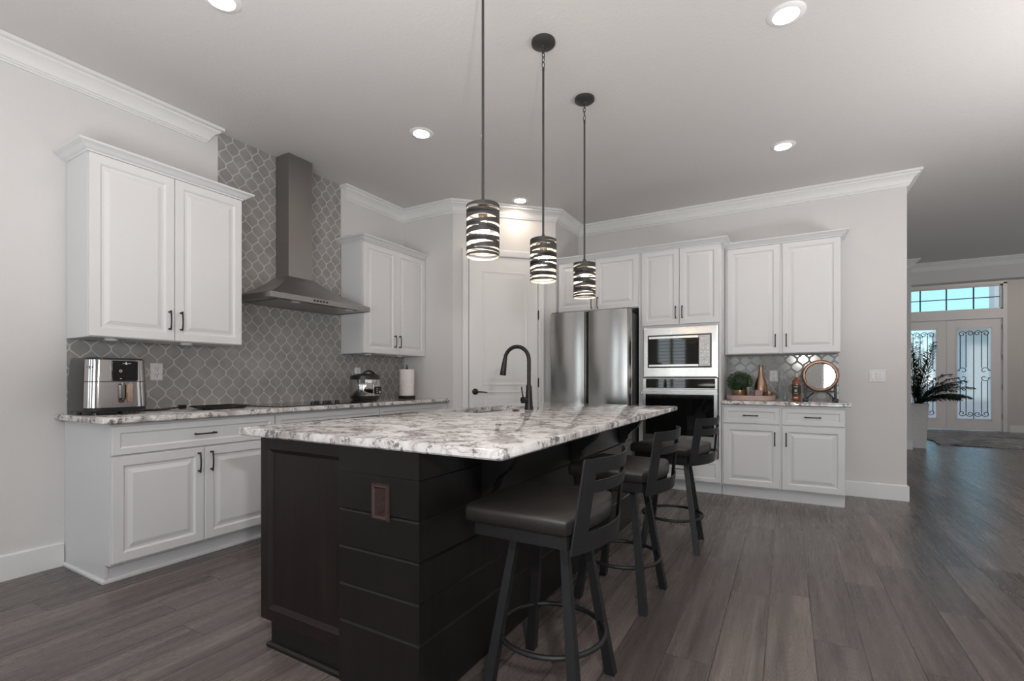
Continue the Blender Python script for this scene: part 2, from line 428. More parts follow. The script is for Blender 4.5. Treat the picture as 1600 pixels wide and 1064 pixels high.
SB('wall_entry', 'entry_paint', (5.38, 5.88, 13.9, 14.05, 0, 3.6), (7.78, 9.32, 13.9, 14.05, 0, 3.6), (5.88, 7.78, 13.9, 14.05, 3.16, 3.6), label='front wall around the double entry doors', cat='wall')
SB('ceiling_foyer', 'ceiling_paint', (5.38, 9.32, 10.45, 14.05, 3.6, 3.7))
SB('wall_right', 'wall_paint', (9.2, 9.32, -4.95, 13.9, 0, 3.6))
SB('wall_rear', 'wall_paint', (-.12, .35, -4.95, -4.8, 0, H), (1.25, 2.1, -4.95, -4.8, 0, H), (3.1, 4.6, -4.95, -4.8, 0, H), (7.2, 9.2, -4.95, -4.8, 0, H), (.35, 1.25, -4.95, -4.8, 2.45, H), (2.1, 3.1, -4.95, -4.8, 2.45, H), (4.6, 7.2, -4.95, -4.8, 2.45, H))
for i, (a, b) in enumerate(((.35, 1.25), (2.1, 3.1), (4.6, 7.2))):
    mb = MB(); mid = (a+b)/2
    for bx in ((a, a+.06), (b-.06, b), (mid-.04, mid+.04)): mb.box(bx[0], bx[1], -4.93, -4.83, 0, 2.45)
    mb.box(a, b, -4.93, -4.83, 2.38, 2.45); mb.box(a, b, -4.93, -4.83, 0, .07); mb.box(a, b, -4.93, -4.83, 1.16, 1.24)
    for k in range(22):
        z = .14+k*.10
        mb.box(a+.06, b-.06, -.03, .03, -.004, .004, mat=Matrix.Translation((0, -4.88, z)) @ Matrix.Rotation(radians(28), 4, 'X'))
    struct(finish(mb, 'window_%d' % (i+2), 'white_trim'))
mb = MB()
for a, b in ((6.2, 6.28), (7.86, 7.94), (9.52, 9.6)): mb.box(9.185, 9.2, a, b, .2, 2.5)
mb.box(9.185, 9.2, 6.2, 9.6, .2, .28); mb.box(9.185, 9.2, 6.2, 9.6, 2.42, 2.5)
struct(finish(mb, 'window_5', 'white_trim'))  # made-up window frame on the solid wall, behind the added side fill
SB('ground', 'driveway', (-30, 60, 14.2, 120, -.25, -.15))
SB('ground_rear', 'lawn', (-30, 40, -60, -5.2, -.25, -.15))

# tiled backsplash (tile face 8 mm off the wall)
SB('wall_backsplash_left', 'tile_left', (0, .008, 1.16, 4.1, .912, 1.37), (0, .008, 2.05, 3.21, 1.37, H), label='grey lantern tile backsplash rising to the ceiling behind the hood', cat='backsplash')
SB('wall_backsplash_back', 'tile_back', (3.24, 4.222, 5.592, 5.6, .912, 1.37), label='grey lantern tile backsplash behind the boxwood and bottles', cat='backsplash')

CROWN = [(0,-.125), (.013,-.125), (.013,-.114), (.020,-.112), (.020,-.101), (.027,-.099), (.031,-.086), (.045,-.062), (.066,-.044), (.080,-.038), (.080,-.026), (.100,-.020), (.100,0), (0,0)]
def crown(name, path, side=1, label=None):
    mb = MB(); mb.sweep(CROWN, path, H-.001, side); o = struct(finish(mb, name, 'white_trim', smooth=30), label, 'trim' if label else None); return o
crown('trim_1', [(0,-4.8), (0,1.95), (-.06,1.95)], -1, 'white crown moulding above the wall cabinet nearest the camera')
crown('trim_2', [(-.06,3.30), (0,3.30), (0,4.1), (.70,4.1), (1.52,4.92), (1.52,5.6), (4.74,5.6), (4.74,9.75), (5.50,9.75), (5.50,10.2)], -1, 'white crown moulding along the pantry corner and oven wall')
crown('trim_3', [(5.52,10.2), (9.2,10.2)], -1, 'white crown moulding on the foyer header')
BASE = [(0,0), (.016,0), (.016,.135), (.010,.143), (0,.143)]
def baseb(name, path, side=-1):
    mb = MB(); mb.sweep(BASE, path, 0, side); struct(finish(mb, name, 'white_trim'), None)
baseb('baseboard_left', [(0,-4.8), (0,1.145)])
baseb('baseboard_back', [(4.225,5.6), (4.74,5.6), (4.74,9.75), (5.50,9.75), (5.50,10.45)])
baseb('baseboard_entry', [(7.84,13.9), (9.2,13.9)])

# pantry door on the diagonal wall
A0 = Vector((.70, 4.1)); DD = Vector((1,1))/2**.5
def FD(t, z, off=0.0):
    p = A0+DD*t+Vector((1,-1))/2**.5*off
    return frame((p.x, p.y, z), (DD.x, DD.y, 0), (0,0,1))
RAISED = [(0,0), (.004,.002)]
d1 = thing('door_1', 'white two panel pantry door with black lever in the corner', 'door', (.70+DD.x*.55, 4.1+DD.y*.55, 0)); d1['kind'] = 'structure'
mb = MB()
t0, t1 = .17, .942
# leaf built of stiles and rails with two sunk panels
mb.panel(FD(t0, .012, .020), t1-t0, 2.430, [(0,-.012), (.0015,0)] , .02)
leaf = finish(mb, 'leaf', 'door_white', d1)
for (za, zb, nm) in ((1.05, 2.29, 'panel'), (.20, .99, 'panel')):
    mb = MB(); mb.panel(FD(.315, za, .0205), .51, zb-za, [(0,0), (.003,.003), (.012,.004), (.022,.0005), (.045,.0005), (.075,.003), (.08,.003)], .004)
    finish(mb, nm, 'door_white', d1)
for z in (.33, 1.08, 1.83, 2.30):
    mb = MB(); mb.tube([FD(.950, z-.05, .024) @ Vector((0,0,0)), FD(.950, z+.05, .024) @ Vector((0,0,0))], .008, 8); finish(mb, 'hinge', 'black_metal', d1)
mb = MB(); m0 = FD(.235, .985, .02)
mb.lathe([(.0,.0), (.033,.0), (.033,.008), (.028,.012), (.012,.014), (.012,.045), (.0,.045)], mat=m0)
mb.tube([m0 @ Vector(p) for p in ((0,0,.042), (.03,-.002,.045), (.08,-.004,.045), (.125,-.01,.043))], [.009,.008,.0075,.006], 10)
finish(mb, 'door_handle', 'black_metal', d1, 40)
mb = MB()
for a, w, z0, z1 in ((t0-.075, .07, 0, 2.52), (t1+.008, .07, 0, 2.52)):
    mb.panel(FD(a, z0, .03), w, z1-z0, [(0,-.012), (.006,0), (.02,.002), (.05,-.004)], .03)
mb.panel(FD(t0-.075, 2.45, .031), t1-t0+.153, .075, [(0,-.012), (.006,0), (.02,.002)], .03)
finish(mb, 'casing', 'white_trim', d1)

# ------------------------------------------------------------------ cabinets
DOORR = [(0,-.004), (.003,0), (.050,0), (.054,-.003), (.060,-.0085), (.072,-.0085), (.096,-.001), (.100,-.001)]
DRAWR = [(0,-.004), (.003,0), (.036,0), (.040,-.003), (.045,-.006), (.05,-.006)]
def pull(parent, fr, vertical=True, L=.125):
    """slim arched bar pull, centre at frame origin"""
    mb = MB(); pts = []
    for k in range(9):
        t = -1+2*k/8; d = .022+.008*(1-t*t)
        pts.append((0, t*L/2, d) if vertical else (t*L/2, 0, d))
    mb.tube([fr @ Vector(p) for p in pts], [.0050,.0048,.0045,.0045,.0045,.0045,.0045,.0048,.0050], 8)
    for sg in (-1, 1):
        q = (0, sg*(L/2-.008), 0) if vertical else (sg*(L/2-.008), 0, 0)
        mb.tube([fr @ Vector(q), fr @ Vector((q[0], q[1], .024))], [.0065, .005], 8)
    return finish(mb, 'handle', 'bronze_pull', parent, 40)
def cab_door(parent, fr, w, h, hx=None, hz=None):
    mb = MB(); mb.panel(fr, w, h, DOORR if min(w, h) > .22 else DRAWR, .019)
    o = finish(mb, 'door', 'cabinet_white', parent)
    if hx is not None:
        pull(o, fr @ Matrix.Translation((hx, hz, 0)))
    return o
def drawer(parent, fr, w, h, handle=True):
    mb = MB(); mb.panel(fr, w, h, DRAWR if h < .24 else DOORR, .019)
    o = finish(mb, 'drawer', 'cabinet_white', parent)
    if handle: pull(o, fr @ Matrix.Translation((w/2, h/2, 0)), False)
    return o
CABCROWN = [(0,0), (.008,0), (.010,.008), (.022,.014), (.038,.030), (.058,.040), (.062,.050), (0,.050)]
zt, zb = 2.432, 1.366

def wall_cab_left(label, y0, y1, endl, endr):
    r = thing('upper_cabinet', label, 'cabinet', (.16, (y0+y1)/2, zb), 'white wall cabinets beside the hood')
    mb = MB(); mb.box(.009, .302, y0, y1, zb, zt, .0015); finish(mb, 'body', 'cabinet_white', r)
    ym = (y0+y1)/2
    cab_door(r, FL(.322, y0+.002, zb+.004), ym-y0-.004, zt-zb-.010, ym-y0-.036, .13)
    cab_door(r, FL(.322, ym+.002, zb+.004), y1-ym-.004, zt-zb-.010, .032, .13)
    mb = MB(); mb.sweep(CABCROWN, [(.009, y0), (.318, y0), (.318, y1)]+([(.009, y1)] if endr else []), zt-.004, -1)
    finish(mb, 'crown_moulding', 'cabinet_white', r)
    return r
# backsplash passes behind, so cabinet back touches wall at x=0.008 visually
wall_cab_left('white two door wall cabinet above the air fryer, left of the hood', 1.158, 2.048, True, True)
wall_cab_left('white two door wall cabinet above the rice cooker, right of the hood', 3.212, 4.098, True, False)

def base_cab_left(label, y0, y1, two=True, handle=True, end=False):
    r = thing('base_cabinet', label, 'cabinet', (.3, (y0+y1)/2, 0), 'white base cabinets along the tiled wall')
    mb = MB(); pr = [(.002,0), (.535,0), (.535,.105), (.606,.105), (.606,.878), (.002,.878)]
    mb.loft([[Vector((x, y0, z)) for x, z in pr], [Vector((x, y1, z)) for x, z in pr]])
    finish(mb, 'body', 'cabinet_white', r)
    drawer(r, FL(.627, y0+.004, .705), y1-y0-.008, .158, handle)
    ym = (y0+y1)/2
    cab_door(r, FL(.627, y0+.004, .118), ym-y0-.006, .578, ym-y0-.04, .49)
    cab_door(r, FL(.627, ym+.002, .118), y1-ym-.006, .578, .036, .49)
    mb = MB()
    if end:
        mb.sweep([(0,0), (.012,0), (.012,.012), (.004,.02), (0,.02)], [(.002, y0), (.540, y0), (.540, y1)], 0, -1)
        mb.box(.530, .548, y0-.001, y0+.014, .0, .105)
    else: mb.sweep([(0,0), (.012,0), (.012,.012), (.004,.02), (0,.02)], [(.540, y0), (.540, y1)], 0, -1)
    finish(mb, 'shoe_moulding', 'cabinet_white', r)
    mb = MB(); mb.box(.534, .541, y0, y1, 0, .104); finish(mb, 'toe_kick', 'cabinet_white', r)
    return r
base_cab_left('white base cabinet under the air fryer, one wide drawer over two doors', 1.150, 2.105, end=True)
base_cab_left('white base cabinet under the cooktop with plain drawer front', 2.108, 3.112, handle=False)
base_cab_left('white base cabinet under the rice cooker and paper towels', 3.115, 4.096)

def slab(name, outer, label, cat, rad=.004, hole=None, z0=.880, z1=.914, sides=None):
    mb = MB(); x0, x1, y0, y1 = outer; e_ = .006
    def lp(i, z, r): return rrect(x0+i, x1-i, y0+i, y1-i, max(r, .001), z)
    loops = [lp(e_, z0, rad), lp(0, z0+e_, rad+.004), lp(0, z1-e_, rad+.004), lp(e_*.3, z1-e_*.3, rad+.002), lp(e_, z1, rad)]
    if hole:
        hx0, hx1, hy0, hy1 = hole
        hl = [rrect(hx0, hx1, hy0, hy1, .03, z1), rrect(hx0, hx1, hy0, hy1, .03, z0)]
        mb.loft(loops+hl+[loops[0]], True, False, False)
        bmesh.ops.remove_doubles(mb.bm, verts=mb.bm.verts, dist=1e-6)
    else: mb.loft(loops)
    return tag(finish(mb, name, 'granite', smooth=35), label, cat)
slab('countertop', (.002, .664, 1.10, 4.098), 'speckled granite countertop along the tiled wall', 'countertop')
slab('countertop', (3.240, 4.262, 4.940, 5.598), 'short granite countertop under the copper mirror and boxwood', 'countertop')

# tall oven cabinet
r = thing('oven_cabinet', 'tall white cabinet housing microwave and wall oven', 'cabinet', (2.85, 5.28, 0))
mb = MB(); x0, x1, yf = 2.464, 3.236, 4.993
mb.box(x0, x0+.018, 5.02, 5.598, .105, zt); mb.box(x1-.018, x1, 5.02, 5.598, .105, zt); mb.box(x0+.018, x1-.018, 5.58, 5.598, .342, 1.648); mb.box(x0+.018, x1-.018, 5.02, 5.598, 1.648, zt); mb.box(x0+.018, x1-.018, 5.02, 5.598, .105, .342)
mb.box(x0, x0+.022, yf, 5.02, .105, zt); mb.box(x1-.022, x1, yf, 5.02, .105, zt)
mb.box(x0+.022, x1-.022, yf, 5.02, 1.648, zt); mb.box(x0+.022, x1-.022, yf, 5.02, .105, .342)
mb.box(x0, x1, 5.055, 5.598, 0, .105)
finish(mb, 'body', 'cabinet_white', r)
xm = (x0+x1)/2
cab_door(r, FB(x0+.012, yf-.020, 1.668), xm-x0-.014, zt-1.672, xm-x0-.045, .12)
cab_door(r, FB(xm+.002, yf-.020, 1.668), x1-xm-.014, zt-1.672, .028, .12)
drawer(r, FB(x0+.012, yf-.020, .118), x1-x0-.024, .215)
mb = MB(); mb.box(x0, x1, 5.046, 5.056, 0, .104); finish(mb, 'toe_kick', 'cabinet_white', r)
mb = MB(); mb.sweep(CABCROWN, [(x0, yf-.016), (x1, yf-.016), (x1, 5.20)], zt-.004, -1); finish(mb, 'crown_moulding', 'cabinet_white', r)

# cabinet above the refrigerator
r = thing('fridge_cabinet', 'white two door cabinet above the refrigerator', 'cabinet', (1.99, 5.28, 1.86))
mb = MB(); mb.box(1.522, 2.462, yf, 5.598, 1.868, zt); mb.box(2.442, 2.462, yf, 5.598, 0, 1.868)
finish(mb, 'body', 'cabinet_white', r)
cab_door(r, FB(1.532, yf-.020, 1.874), .434, zt-1.878, .434-.034, .075)
cab_door(r, FB(1.970, yf-.020, 1.874), .468, zt-1.878, .030, .075)
mb = MB(); mb.sweep(CABCROWN, [(1.522, yf-.016), (2.463, yf-.016)], zt-.004, -1); finish(mb, 'crown_moulding', 'cabinet_white', r)

# right wall cabinet
r = thing('upper_cabinet', 'white two door wall cabinet above the copper mirror', 'cabinet', (3.73, 5.44, zb))
x0, x1, yw = 3.240, 4.213, 5.292
mb = MB(); mb.box(x0, x1, yw, 5.598, zb, zt, .0015); finish(mb, 'body', 'cabinet_white', r)
xm = 3.735
cab_door(r, FB(x0+.022, yw-.02, zb+.005), xm-x0-.034, zt-zb-.012, xm-x0-.034-.036, .12)
cab_door(r, FB(xm+.012, yw-.02, zb+.005), x1-xm-.016, zt-zb-.012, .032, .12)
mb = MB(); mb.sweep(CABCROWN, [(x0, yw-.016), (x1, yw-.016), (x1, 5.590)], zt-.004, -1); finish(mb, 'crown_moulding', 'cabinet_white', r)
# right base cabinet
r = thing('base_cabinet', 'white base cabinet with two drawers and two doors under the copper mirror', 'cabinet', (3.73, 5.28, 0))
x0, x1 = 3.240, 4.223
mb = MB(); mb.box(x0, x1, yf, 5.598, .105, .878, .001); mb.box(x0, x1, 5.055, 5.598, 0, .105); finish(mb, 'body', 'cabinet_white', r)
for a, b, hx in ((x0+.014, xm-.008, 1), (xm+.010, x1-.004, 0)):
    drawer(r, FB(a, yf-.02, .705), b-a, .150)
    cab_door(r, FB(a, yf-.02, .118), b-a, .575, (b-a-.038) if hx else .034, .455)
mb = MB(); mb.box(x0, x1, 5.046, 5.056, 0, .104); finish(mb, 'toe_kick', 'cabinet_white', r)

# puck lights under the wall cabinets
for px, py, lab in ((.22, 1.30, 'white puck light under the wall cabinet, above the air fryer'), (.22, 1.72, 'white puck light under the wall cabinet, above the black tray'),
                    (.22, 3.36, 'white puck light under the far wall cabinet, above the rice cooker'), (.22, 3.80, 'white puck light under the far wall cabinet, above the paper towels')):
    mb = MB(); mb.lathe([(0,0), (.034,0), (.034,-.008), (.028,-.014), (0,-.014)], (px, py, zb)); tag(finish(mb, 'puck_light', 'white_plastic', smooth=40), lab, 'light', 'puck lights under the wall cabinets')

# ------------------------------------------------------------------ range hood
r = thing('range_hood', 'stainless chimney range hood on the tiled wall', 'range hood', (.25, 2.635, 1.73))
ya, yb2 = 2.150, 3.120
mb = MB()
def rc(xf, a, b, z): return [Vector((.009, a, z)), Vector((xf, a, z)), Vector((xf, b, z)), Vector((.009, b, z))]
loops = [rc(.50, ya, yb2, 1.729), rc(.50, ya, yb2, 1.770)]
for k in range(1, 7):
    t = k/6; s_ = 1-(1-t)**1.25
    loops.append(rc(.50-.30*t, ya+.345*t, yb2-.345*t, 1.770+.200*(t*.55+.45*t*t)))
loops.append(rc(.192, 2.512, 2.768, 1.978))
mb.loft(loops, True, False, True); finish(mb, 'canopy', 'stainless_hood', r)
mb = MB(); mb.box(.012, .492, ya+.008, yb2-.008, 1.733, 1.738); mb.box(.05, .44, ya+.10, yb2-.10, 1.7285, 1.734, .002); finish(mb, 'filter', 'stainless_hood', r)
mb = MB(); mb.box(.009, .180, 2.525, 2.755, 1.975, H-.003); finish(mb, 'chimney', 'stainless_hood', r)
for k in range(5):
    mb = MB(); mb.box(.500, .5035, 2.52+k*.030, 2.538+k*.030, 1.743, 1.757, .001); finish(mb, 'button', 'black_plastic', r)
for y in (2.42, 2.95):
    mb = MB(); mb.lathe([(0,0), (.034,0), (.034,-.004), (0,-.004)], (.42, y, 1.7285), 20); finish(mb, 'lamp_lens', 'white_plastic', r)

# ------------------------------------------------------------------ refrigerator
r = thing('refrigerator', 'stainless french door refrigerator beside the oven cabinet', 'refrigerator', (1.985, 5.1, 0))
fx0, fx1, fxm = 1.545, 2.425, 1.968
mb = MB(); mb.box(fx0+.005, fx1-.005, 4.80, 5.56, .03, 1.80, .004); mb.box(fx0+.02, fx1-.02, 4.83, 5.5, 0, .03); finish(mb, 'body', 'dark_plastic', r)
def fdoor(a, b, z0, z1, name):
    mb = MB(); n_ = 20; pr = []
    for k in range(n_+1):
        t = k/n_; e_ = min(t, 1-t)*(b-a)
        y = 4.712-.022*(1-(2*t-1)**2)
        if e_ < .018: y += .030*(1-math.sqrt(max(0, 1-(1-e_/.018)**2)))
        pr.append((a+(b-a)*t, y))
    pr += [(b, 4.795), (a, 4.795)]
    mb.prism(pr, z0, z1); return finish(mb, name, 'stainless_fridge', r, 40)
fdoor(fx0, fxm-.003, .735, 1.828, 'door'); fdoor(fxm+.003, fx1, .735, 1.828, 'door'); fdoor(fx0, fx1, .06, .725, 'freezer_drawer')
for x in (fx0+.04, fx1-.06):
    mb = MB(); mb.box(x-.03, x+.05, 4.74, 4.90, 1.828, 1.842, .004); finish(mb, 'hinge_cover', 'dark_plastic', r)

# ------------------------------------------------------------------ microwave and wall oven
r = thing('microwave', 'built-in stainless microwave above the wall oven', 'microwave', (2.85, 5.0, 1.13))
mb = MB(); yo = 4.965
mb.panel(FB(2.490, yo, 1.135), .722, .512, [(0,-.006), (.004,0), (.012,.001), (.05,.001), (.05, .0015)], .03); mb.box(2.52, 3.18, 4.99, 5.40, 1.15, 1.63)
finish(mb, 'trim_kit', 'stainless_bright', r)
mb = MB(); mb.panel(FB(2.540, yo-.004, 1.232), .614, .334, [(0,-.002), (.003,.004), (.012,.004), (.013,.002)], .012); finish(mb, 'door_frame', 'black_plastic', r)
mb = MB(); mb.panel(FB(2.553, yo-.0065, 1.268), .482, .258, [(0,0), (.002,.002)], .004); finish(mb, 'door_glass', 'black_glass', r)
for z, h in ((1.2455, .022), (1.527, .026)):
    mb = MB(); mb.panel(FB(2.553, yo-.0065, z), .482, h, [(0,0), (.002,.002)], .004); finish(mb, 'door_rail', 'stainless_bright', r)
mb = MB(); mb.panel(FB(3.038, yo-.0065, 1.2455), .104, .3075, [(0,0), (.002,.002)], .004); cp = finish(mb, 'control_panel', 'stainless_hood', r)
mb = MB(); mb.panel(FB(3.055, yo-.009, 1.505), .055, .022, [(0,0), (.001,.001)], .002); finish(mb, 'display', 'white_plastic', cp)
mb = MB()
for i in range(4):
    for j in range(6): mb.panel(FB(3.050+i*.021, yo-.009, 1.275+j*.034), .015, .020, [(0,0), (.001,.001)], .002)
finish(mb, 'keypad', 'stainless_fridge', cp)

r = thing('built_in_oven', 'black glass wall oven with bar handle below the microwave', 'oven', (2.85, 5.0, .35))
mb = MB(); mb.panel(FB(2.488, yo+.003, .346), .720, .785, [(0,-.006), (.004,0), (.01,0)], .03); mb.box(2.52, 3.18, 4.99, 5.50, .36, 1.12); finish(mb, 'body', 'stainless', r)
mb = MB(); mb.panel(FB(2.522, yo, 1.030), .662, .092, [(0,0), (.002,.003)], .004); finish(mb, 'control_panel', 'black_glass', r)
mb = MB(); mb.panel(FB(2.494, yo-.004, .450), .714, .572, [(0,-.004), (.004,.012), (.01,.012)], .006); od = finish(mb, 'door', 'stainless', r)
mb = MB(); mb.panel(FB(2.522, yo-.0165, .560), .654, .420, [(0,0), (.002,.002)], .003); finish(mb, 'glass', 'black_glass', od)
mb = MB(); mb.box(2.488, 3.217, yo-.075, yo-.050, .968, .994, .006, 2); mb.box(2.53, 2.56, yo-.055, yo-.012, .974, .988); mb.box(3.14, 3.17, yo-.055, yo-.012, .974, .988)
finish(mb, 'handle', 'stainless', od)
mb = MB(); mb.box(2.505, 3.20, yo-.003, yo+.004, .425, .448); finish(mb, 'vent', 'black_plastic', r)
mb = MB(); mb.panel(FB(2.494, yo, .348), .714, .076, [(0,-.002), (.003,.004), (.01,.004)], .006); finish(mb, 'bottom_trim', 'stainless_hood', r)

# ------------------------------------------------------------------ cooktop
r = thing('cooktop', 'black glass cooktop with five knobs set into the countertop', 'cooktop', (.33, 2.62, .914))
mb = MB(); mb.loft([rrect(.07, .59, 2.15, 3.07, .012, .914), rrect(.07, .59, 2.15, 3.07, .012, .919), rrect(.074, .586, 2.154, 3.066, .010, .921)]); finish(mb, 'glass', 'cooktop_glass', r)
for k, y in enumerate((2.50, 2.56, 2.61, 2.68, 2.735)):
    mb = MB(); mb.lathe([(0,0), (.021,0), (.021,.006), (.016,.010), (.0155,.024), (.0,.025)], (.52 if k % 2 == 0 else .49, y, .921), 20); finish(mb, 'knob', 'black_plastic', r, 40)

# ------------------------------------------------------------------ air fryer
r = thing('air_fryer', 'black and polished steel air fryer at the near end of the counter', 'air fryer', (.26, 1.275, .914))
cx_, cy_ = .255, 1.272
def sq(hx, hy, rr, z, ox=0): return rrect(cx_-hx+ox, cx_+hx+ox, cy_-hy, cy_+hy, rr, z, 7)
mb = MB(); mb.loft([sq(.150,.140,.07,.930), sq(.162,.152,.075,.940), sq(.164,.154,.075,.99), sq(.158,.148,.07,1.19), sq(.154,.144,.068,1.232), sq(.148,.138,.065,1.243), sq(.12,.11,.05,1.246)])
finish(mb, 'body', 'black_plastic', r, 40)
def band(z0, z1, name, m, e_=.003, a0=-72, a1=72):
    """front wrap following the body section, facing +x"""
    mb = MB(); rows = []
    for z in (z0, z1):
        t = (z-.99)/(1.232-.99); hx = .164-.010*max(0, t); hy = .154-.010*max(0, t); rr = .073; row = []
        hx += e_; hy += e_
        for k in range(9):
            a = radians(-90+30+60*k/8) if False else radians(-75+75*k/8); row.append((cx_+hx-rr+rr*cos(a), cy_-hy+rr+rr*sin(a)))
        for k in range(9):
            a = radians(75*k/8); row.append((cx_+hx-rr+rr*cos(a), cy_+hy-rr+rr*sin(a)))
        rows.append([Vector((x, y, z)) for x, y in row]+[Vector((cx_+hx-.06, cy_+hy-.012, z)), Vector((cx_+hx-.06, cy_-hy+.012, z))])
    mb.loft(rows); return finish(mb, name, m, r, 40)
band(.958, 1.104, 'basket_front', 'chrome_mirror'); band(1.108, 1.232, 'control_panel', 'chrome_mirror')
mb = MB(); xx = cx_+.1655
mb.box(xx-.012, xx+.0035, cy_-.045, cy_+.085, 1.110, 1.228, .004); dp = finish(mb, 'display_panel', 'black_glass', r)
mb = MB(); m_ = frame((xx+.0035, cy_-.002, 1.168), (0,1,0), (0,0,1))
mb.tube([m_ @ Vector((.006*cos(t*pi/8), .006*sin(t*pi/8), 0)) for t in range(16)], .0016, 6, closed=True); finish(mb, 'dial_mark', 'white_plastic', dp)
mb = MB(); mb.box(xx+.003, xx+.0045, cy_-.006, cy_+.003, 1.122, 1.1255); finish(mb, 'power_mark', 'white_plastic', dp)
mb = MB(); mb.box(xx+.003, xx+.0045, cy_+.008, cy_+.048, 1.211, 1.2135); mb.box(xx+.003, xx+.0045, cy_+.022, cy_+.026, 1.2125, 1.221); mb.box(xx+.003, xx+.0045, cy_+.02, cy_+.03, 1.206, 1.2115); finish(mb, 'logo', 'white_plastic', dp)
mb = MB(); mb.box(xx-.01, xx+.05, cy_+.005, cy_+.04, 1.00, 1.100, .012, 2); hd = finish(mb, 'basket_handle', 'black_plastic', r)
mb = MB(); mb.box(xx+.048, xx+.056, cy_+.006, cy_+.040, .985, 1.098, .006, 2); finish(mb, 'handle_inlay', 'copper_handle', hd)
for sx_ in (-1, 1):
    for sy_ in (-1, 1):
        mb = MB(); mb.lathe([(0,0), (.014,0), (.012,.018), (0,.018)], (cx_+sx_*.11, cy_+sy_*.10, .914), 12); finish(mb, 'foot', 'black_plastic', r)
mb = MB(); pts = [(.16,1.42,.925), (.15,1.46,.921), (.18,1.52,.921), (.20,1.58,.922), (.17,1.64,.924), (.18,1.70,.927)]
mb.tube(pts, .005, 8); pts = [(.14,1.42,.921), (.20,1.47,.920), (.24,1.55,.920), (.20,1.63,.922)]
mb.tube(pts, .005, 8); mb.box(.168, .20, 1.69, 1.735, .917, .945, .005, 2)
finish(mb, 'power_cord', 'black_plastic', r, 40)

# black tray
r = thing('serving_tray', 'thin black rectangular tray lying flat between air fryer and cooktop', 'tray', (.35, 1.89, .914))
mb = MB(); mb.loft([rrect(.24,.44,1.76,2.01,.02,.918), rrect(.23,.45,1.735,2.03,.02,.930), rrect(.225,.455,1.725,2.04,.02,.938), rrect(.232,.448,1.733,2.032,.02,.938), rrect(.245,.435,1.76,2.0,.02,.926)]); finish(mb, 'pan', 'black_plastic', r)
for y in (1.80, 1.97):
    for x in (.28, .40):
        mb = MB(); mb.lathe([(0,0), (.010,0), (.010,.006), (0,.006)], (x, y, .914), 10); finish(mb, 'foot', 'black_plastic', r)

# rice cooker
r = thing('rice_cooker', 'round steel and black rice cooker under the far wall cabinet', 'rice cooker', (.30, 3.25, .914)); c = (.30, 3.25, .914)
mb = MB(); mb.lathe([(0,0), (.115,0), (.118,.012), (.130,.020), (.136,.045), (.137,.05)], c, 40); finish(mb, 'base', 'black_plastic', r, 40)
mb = MB(); mb.lathe([(.135,.045), (.1375,.05), (.1375,.200), (.135,.205)], c, 40); finish(mb, 'body', 'chrome_mirror', r, 40)
mb = MB(); mb.lathe([(.134,.200), (.140,.202), (.140,.225), (.132,.240), (.10,.252), (.05,.258), (0,.259)], c, 40); lid = finish(mb, 'lid', 'black_plastic', r, 40)
mb = MB(); mb.tube([(c[0]+.05, c[1]-.085+.17*t/8, c[2]+.245+.038*sin(pi*t/8)) for t in range(9)], .010, 8); finish(mb, 'lid_handle', 'black_plastic', lid, 40)
mb = MB(); a = radians(8); m_ = Matrix.Translation(c) @ Matrix.Rotation(a, 4, 'Z'); mb.box(.128, .148, -.035, .055, .065, .135, .006, 2, mat=m_); pn = finish(mb, 'control_panel', 'black_plastic', r)
for bx in ((-.02, -.008, .078, .086), (-.02, -.008, .096, .104), (-.02, -.008, .114, .122), (.015, .035, .075, .092)):
    mb = MB(); mb.box(.148, .150, *bx, mat=m_); finish(mb, 'button', 'white_plastic', pn)
mb = MB(); m_ = Matrix.Translation(c) @ Matrix.Rotation(radians(-52), 4, 'Z'); mb.box(.132, .150, -.022, .022, .165, .235, .006, 2, mat=m_); finish(mb, 'latch', 'black_plastic', r)

# paper towel
pc = (.27, 3.86, .914)
r = thing('paper_towel_holder', 'black upright paper towel holder with ring finial in the far counter corner', 'holder', pc)
mb = MB(); mb.lathe([(0,0), (.088,0), (.090,.004), (.090,.022), (.084,.028), (0,.028)], pc, 32); finish(mb, 'base', 'black_metal', r, 40)
mb = MB(); mb.tube([(pc[0], pc[1], .94), (pc[0], pc[1], 1.235)], .007, 10); finish(mb, 'rod', 'black_metal', r, 40)
mb = MB(); mb.lathe([(0,0), (.014,0), (.008,.012), (.004,.02), (0,.02)], (pc[0], pc[1], 1.226), 14)
mb.tube([(pc[0]+.004*0, pc[1]+.013*cos(t*pi/8), 1.256+.013*sin(t*pi/8)) for t in range(16)], .0032, 6, closed=True); finish(mb, 'finial', 'black_metal', r, 40)
mb = MB(); mb.lathe([(.012,0), (.077,0), (.078,.003), (.078,.275), (.077,.278), (.012,.278), (.012,0)], (pc[0], pc[1], .9445), 36, cap=False)
tag(finish(mb, 'paper_towel_roll', 'paper', smooth=40), 'white roll of paper towels on the black holder', 'paper towel')

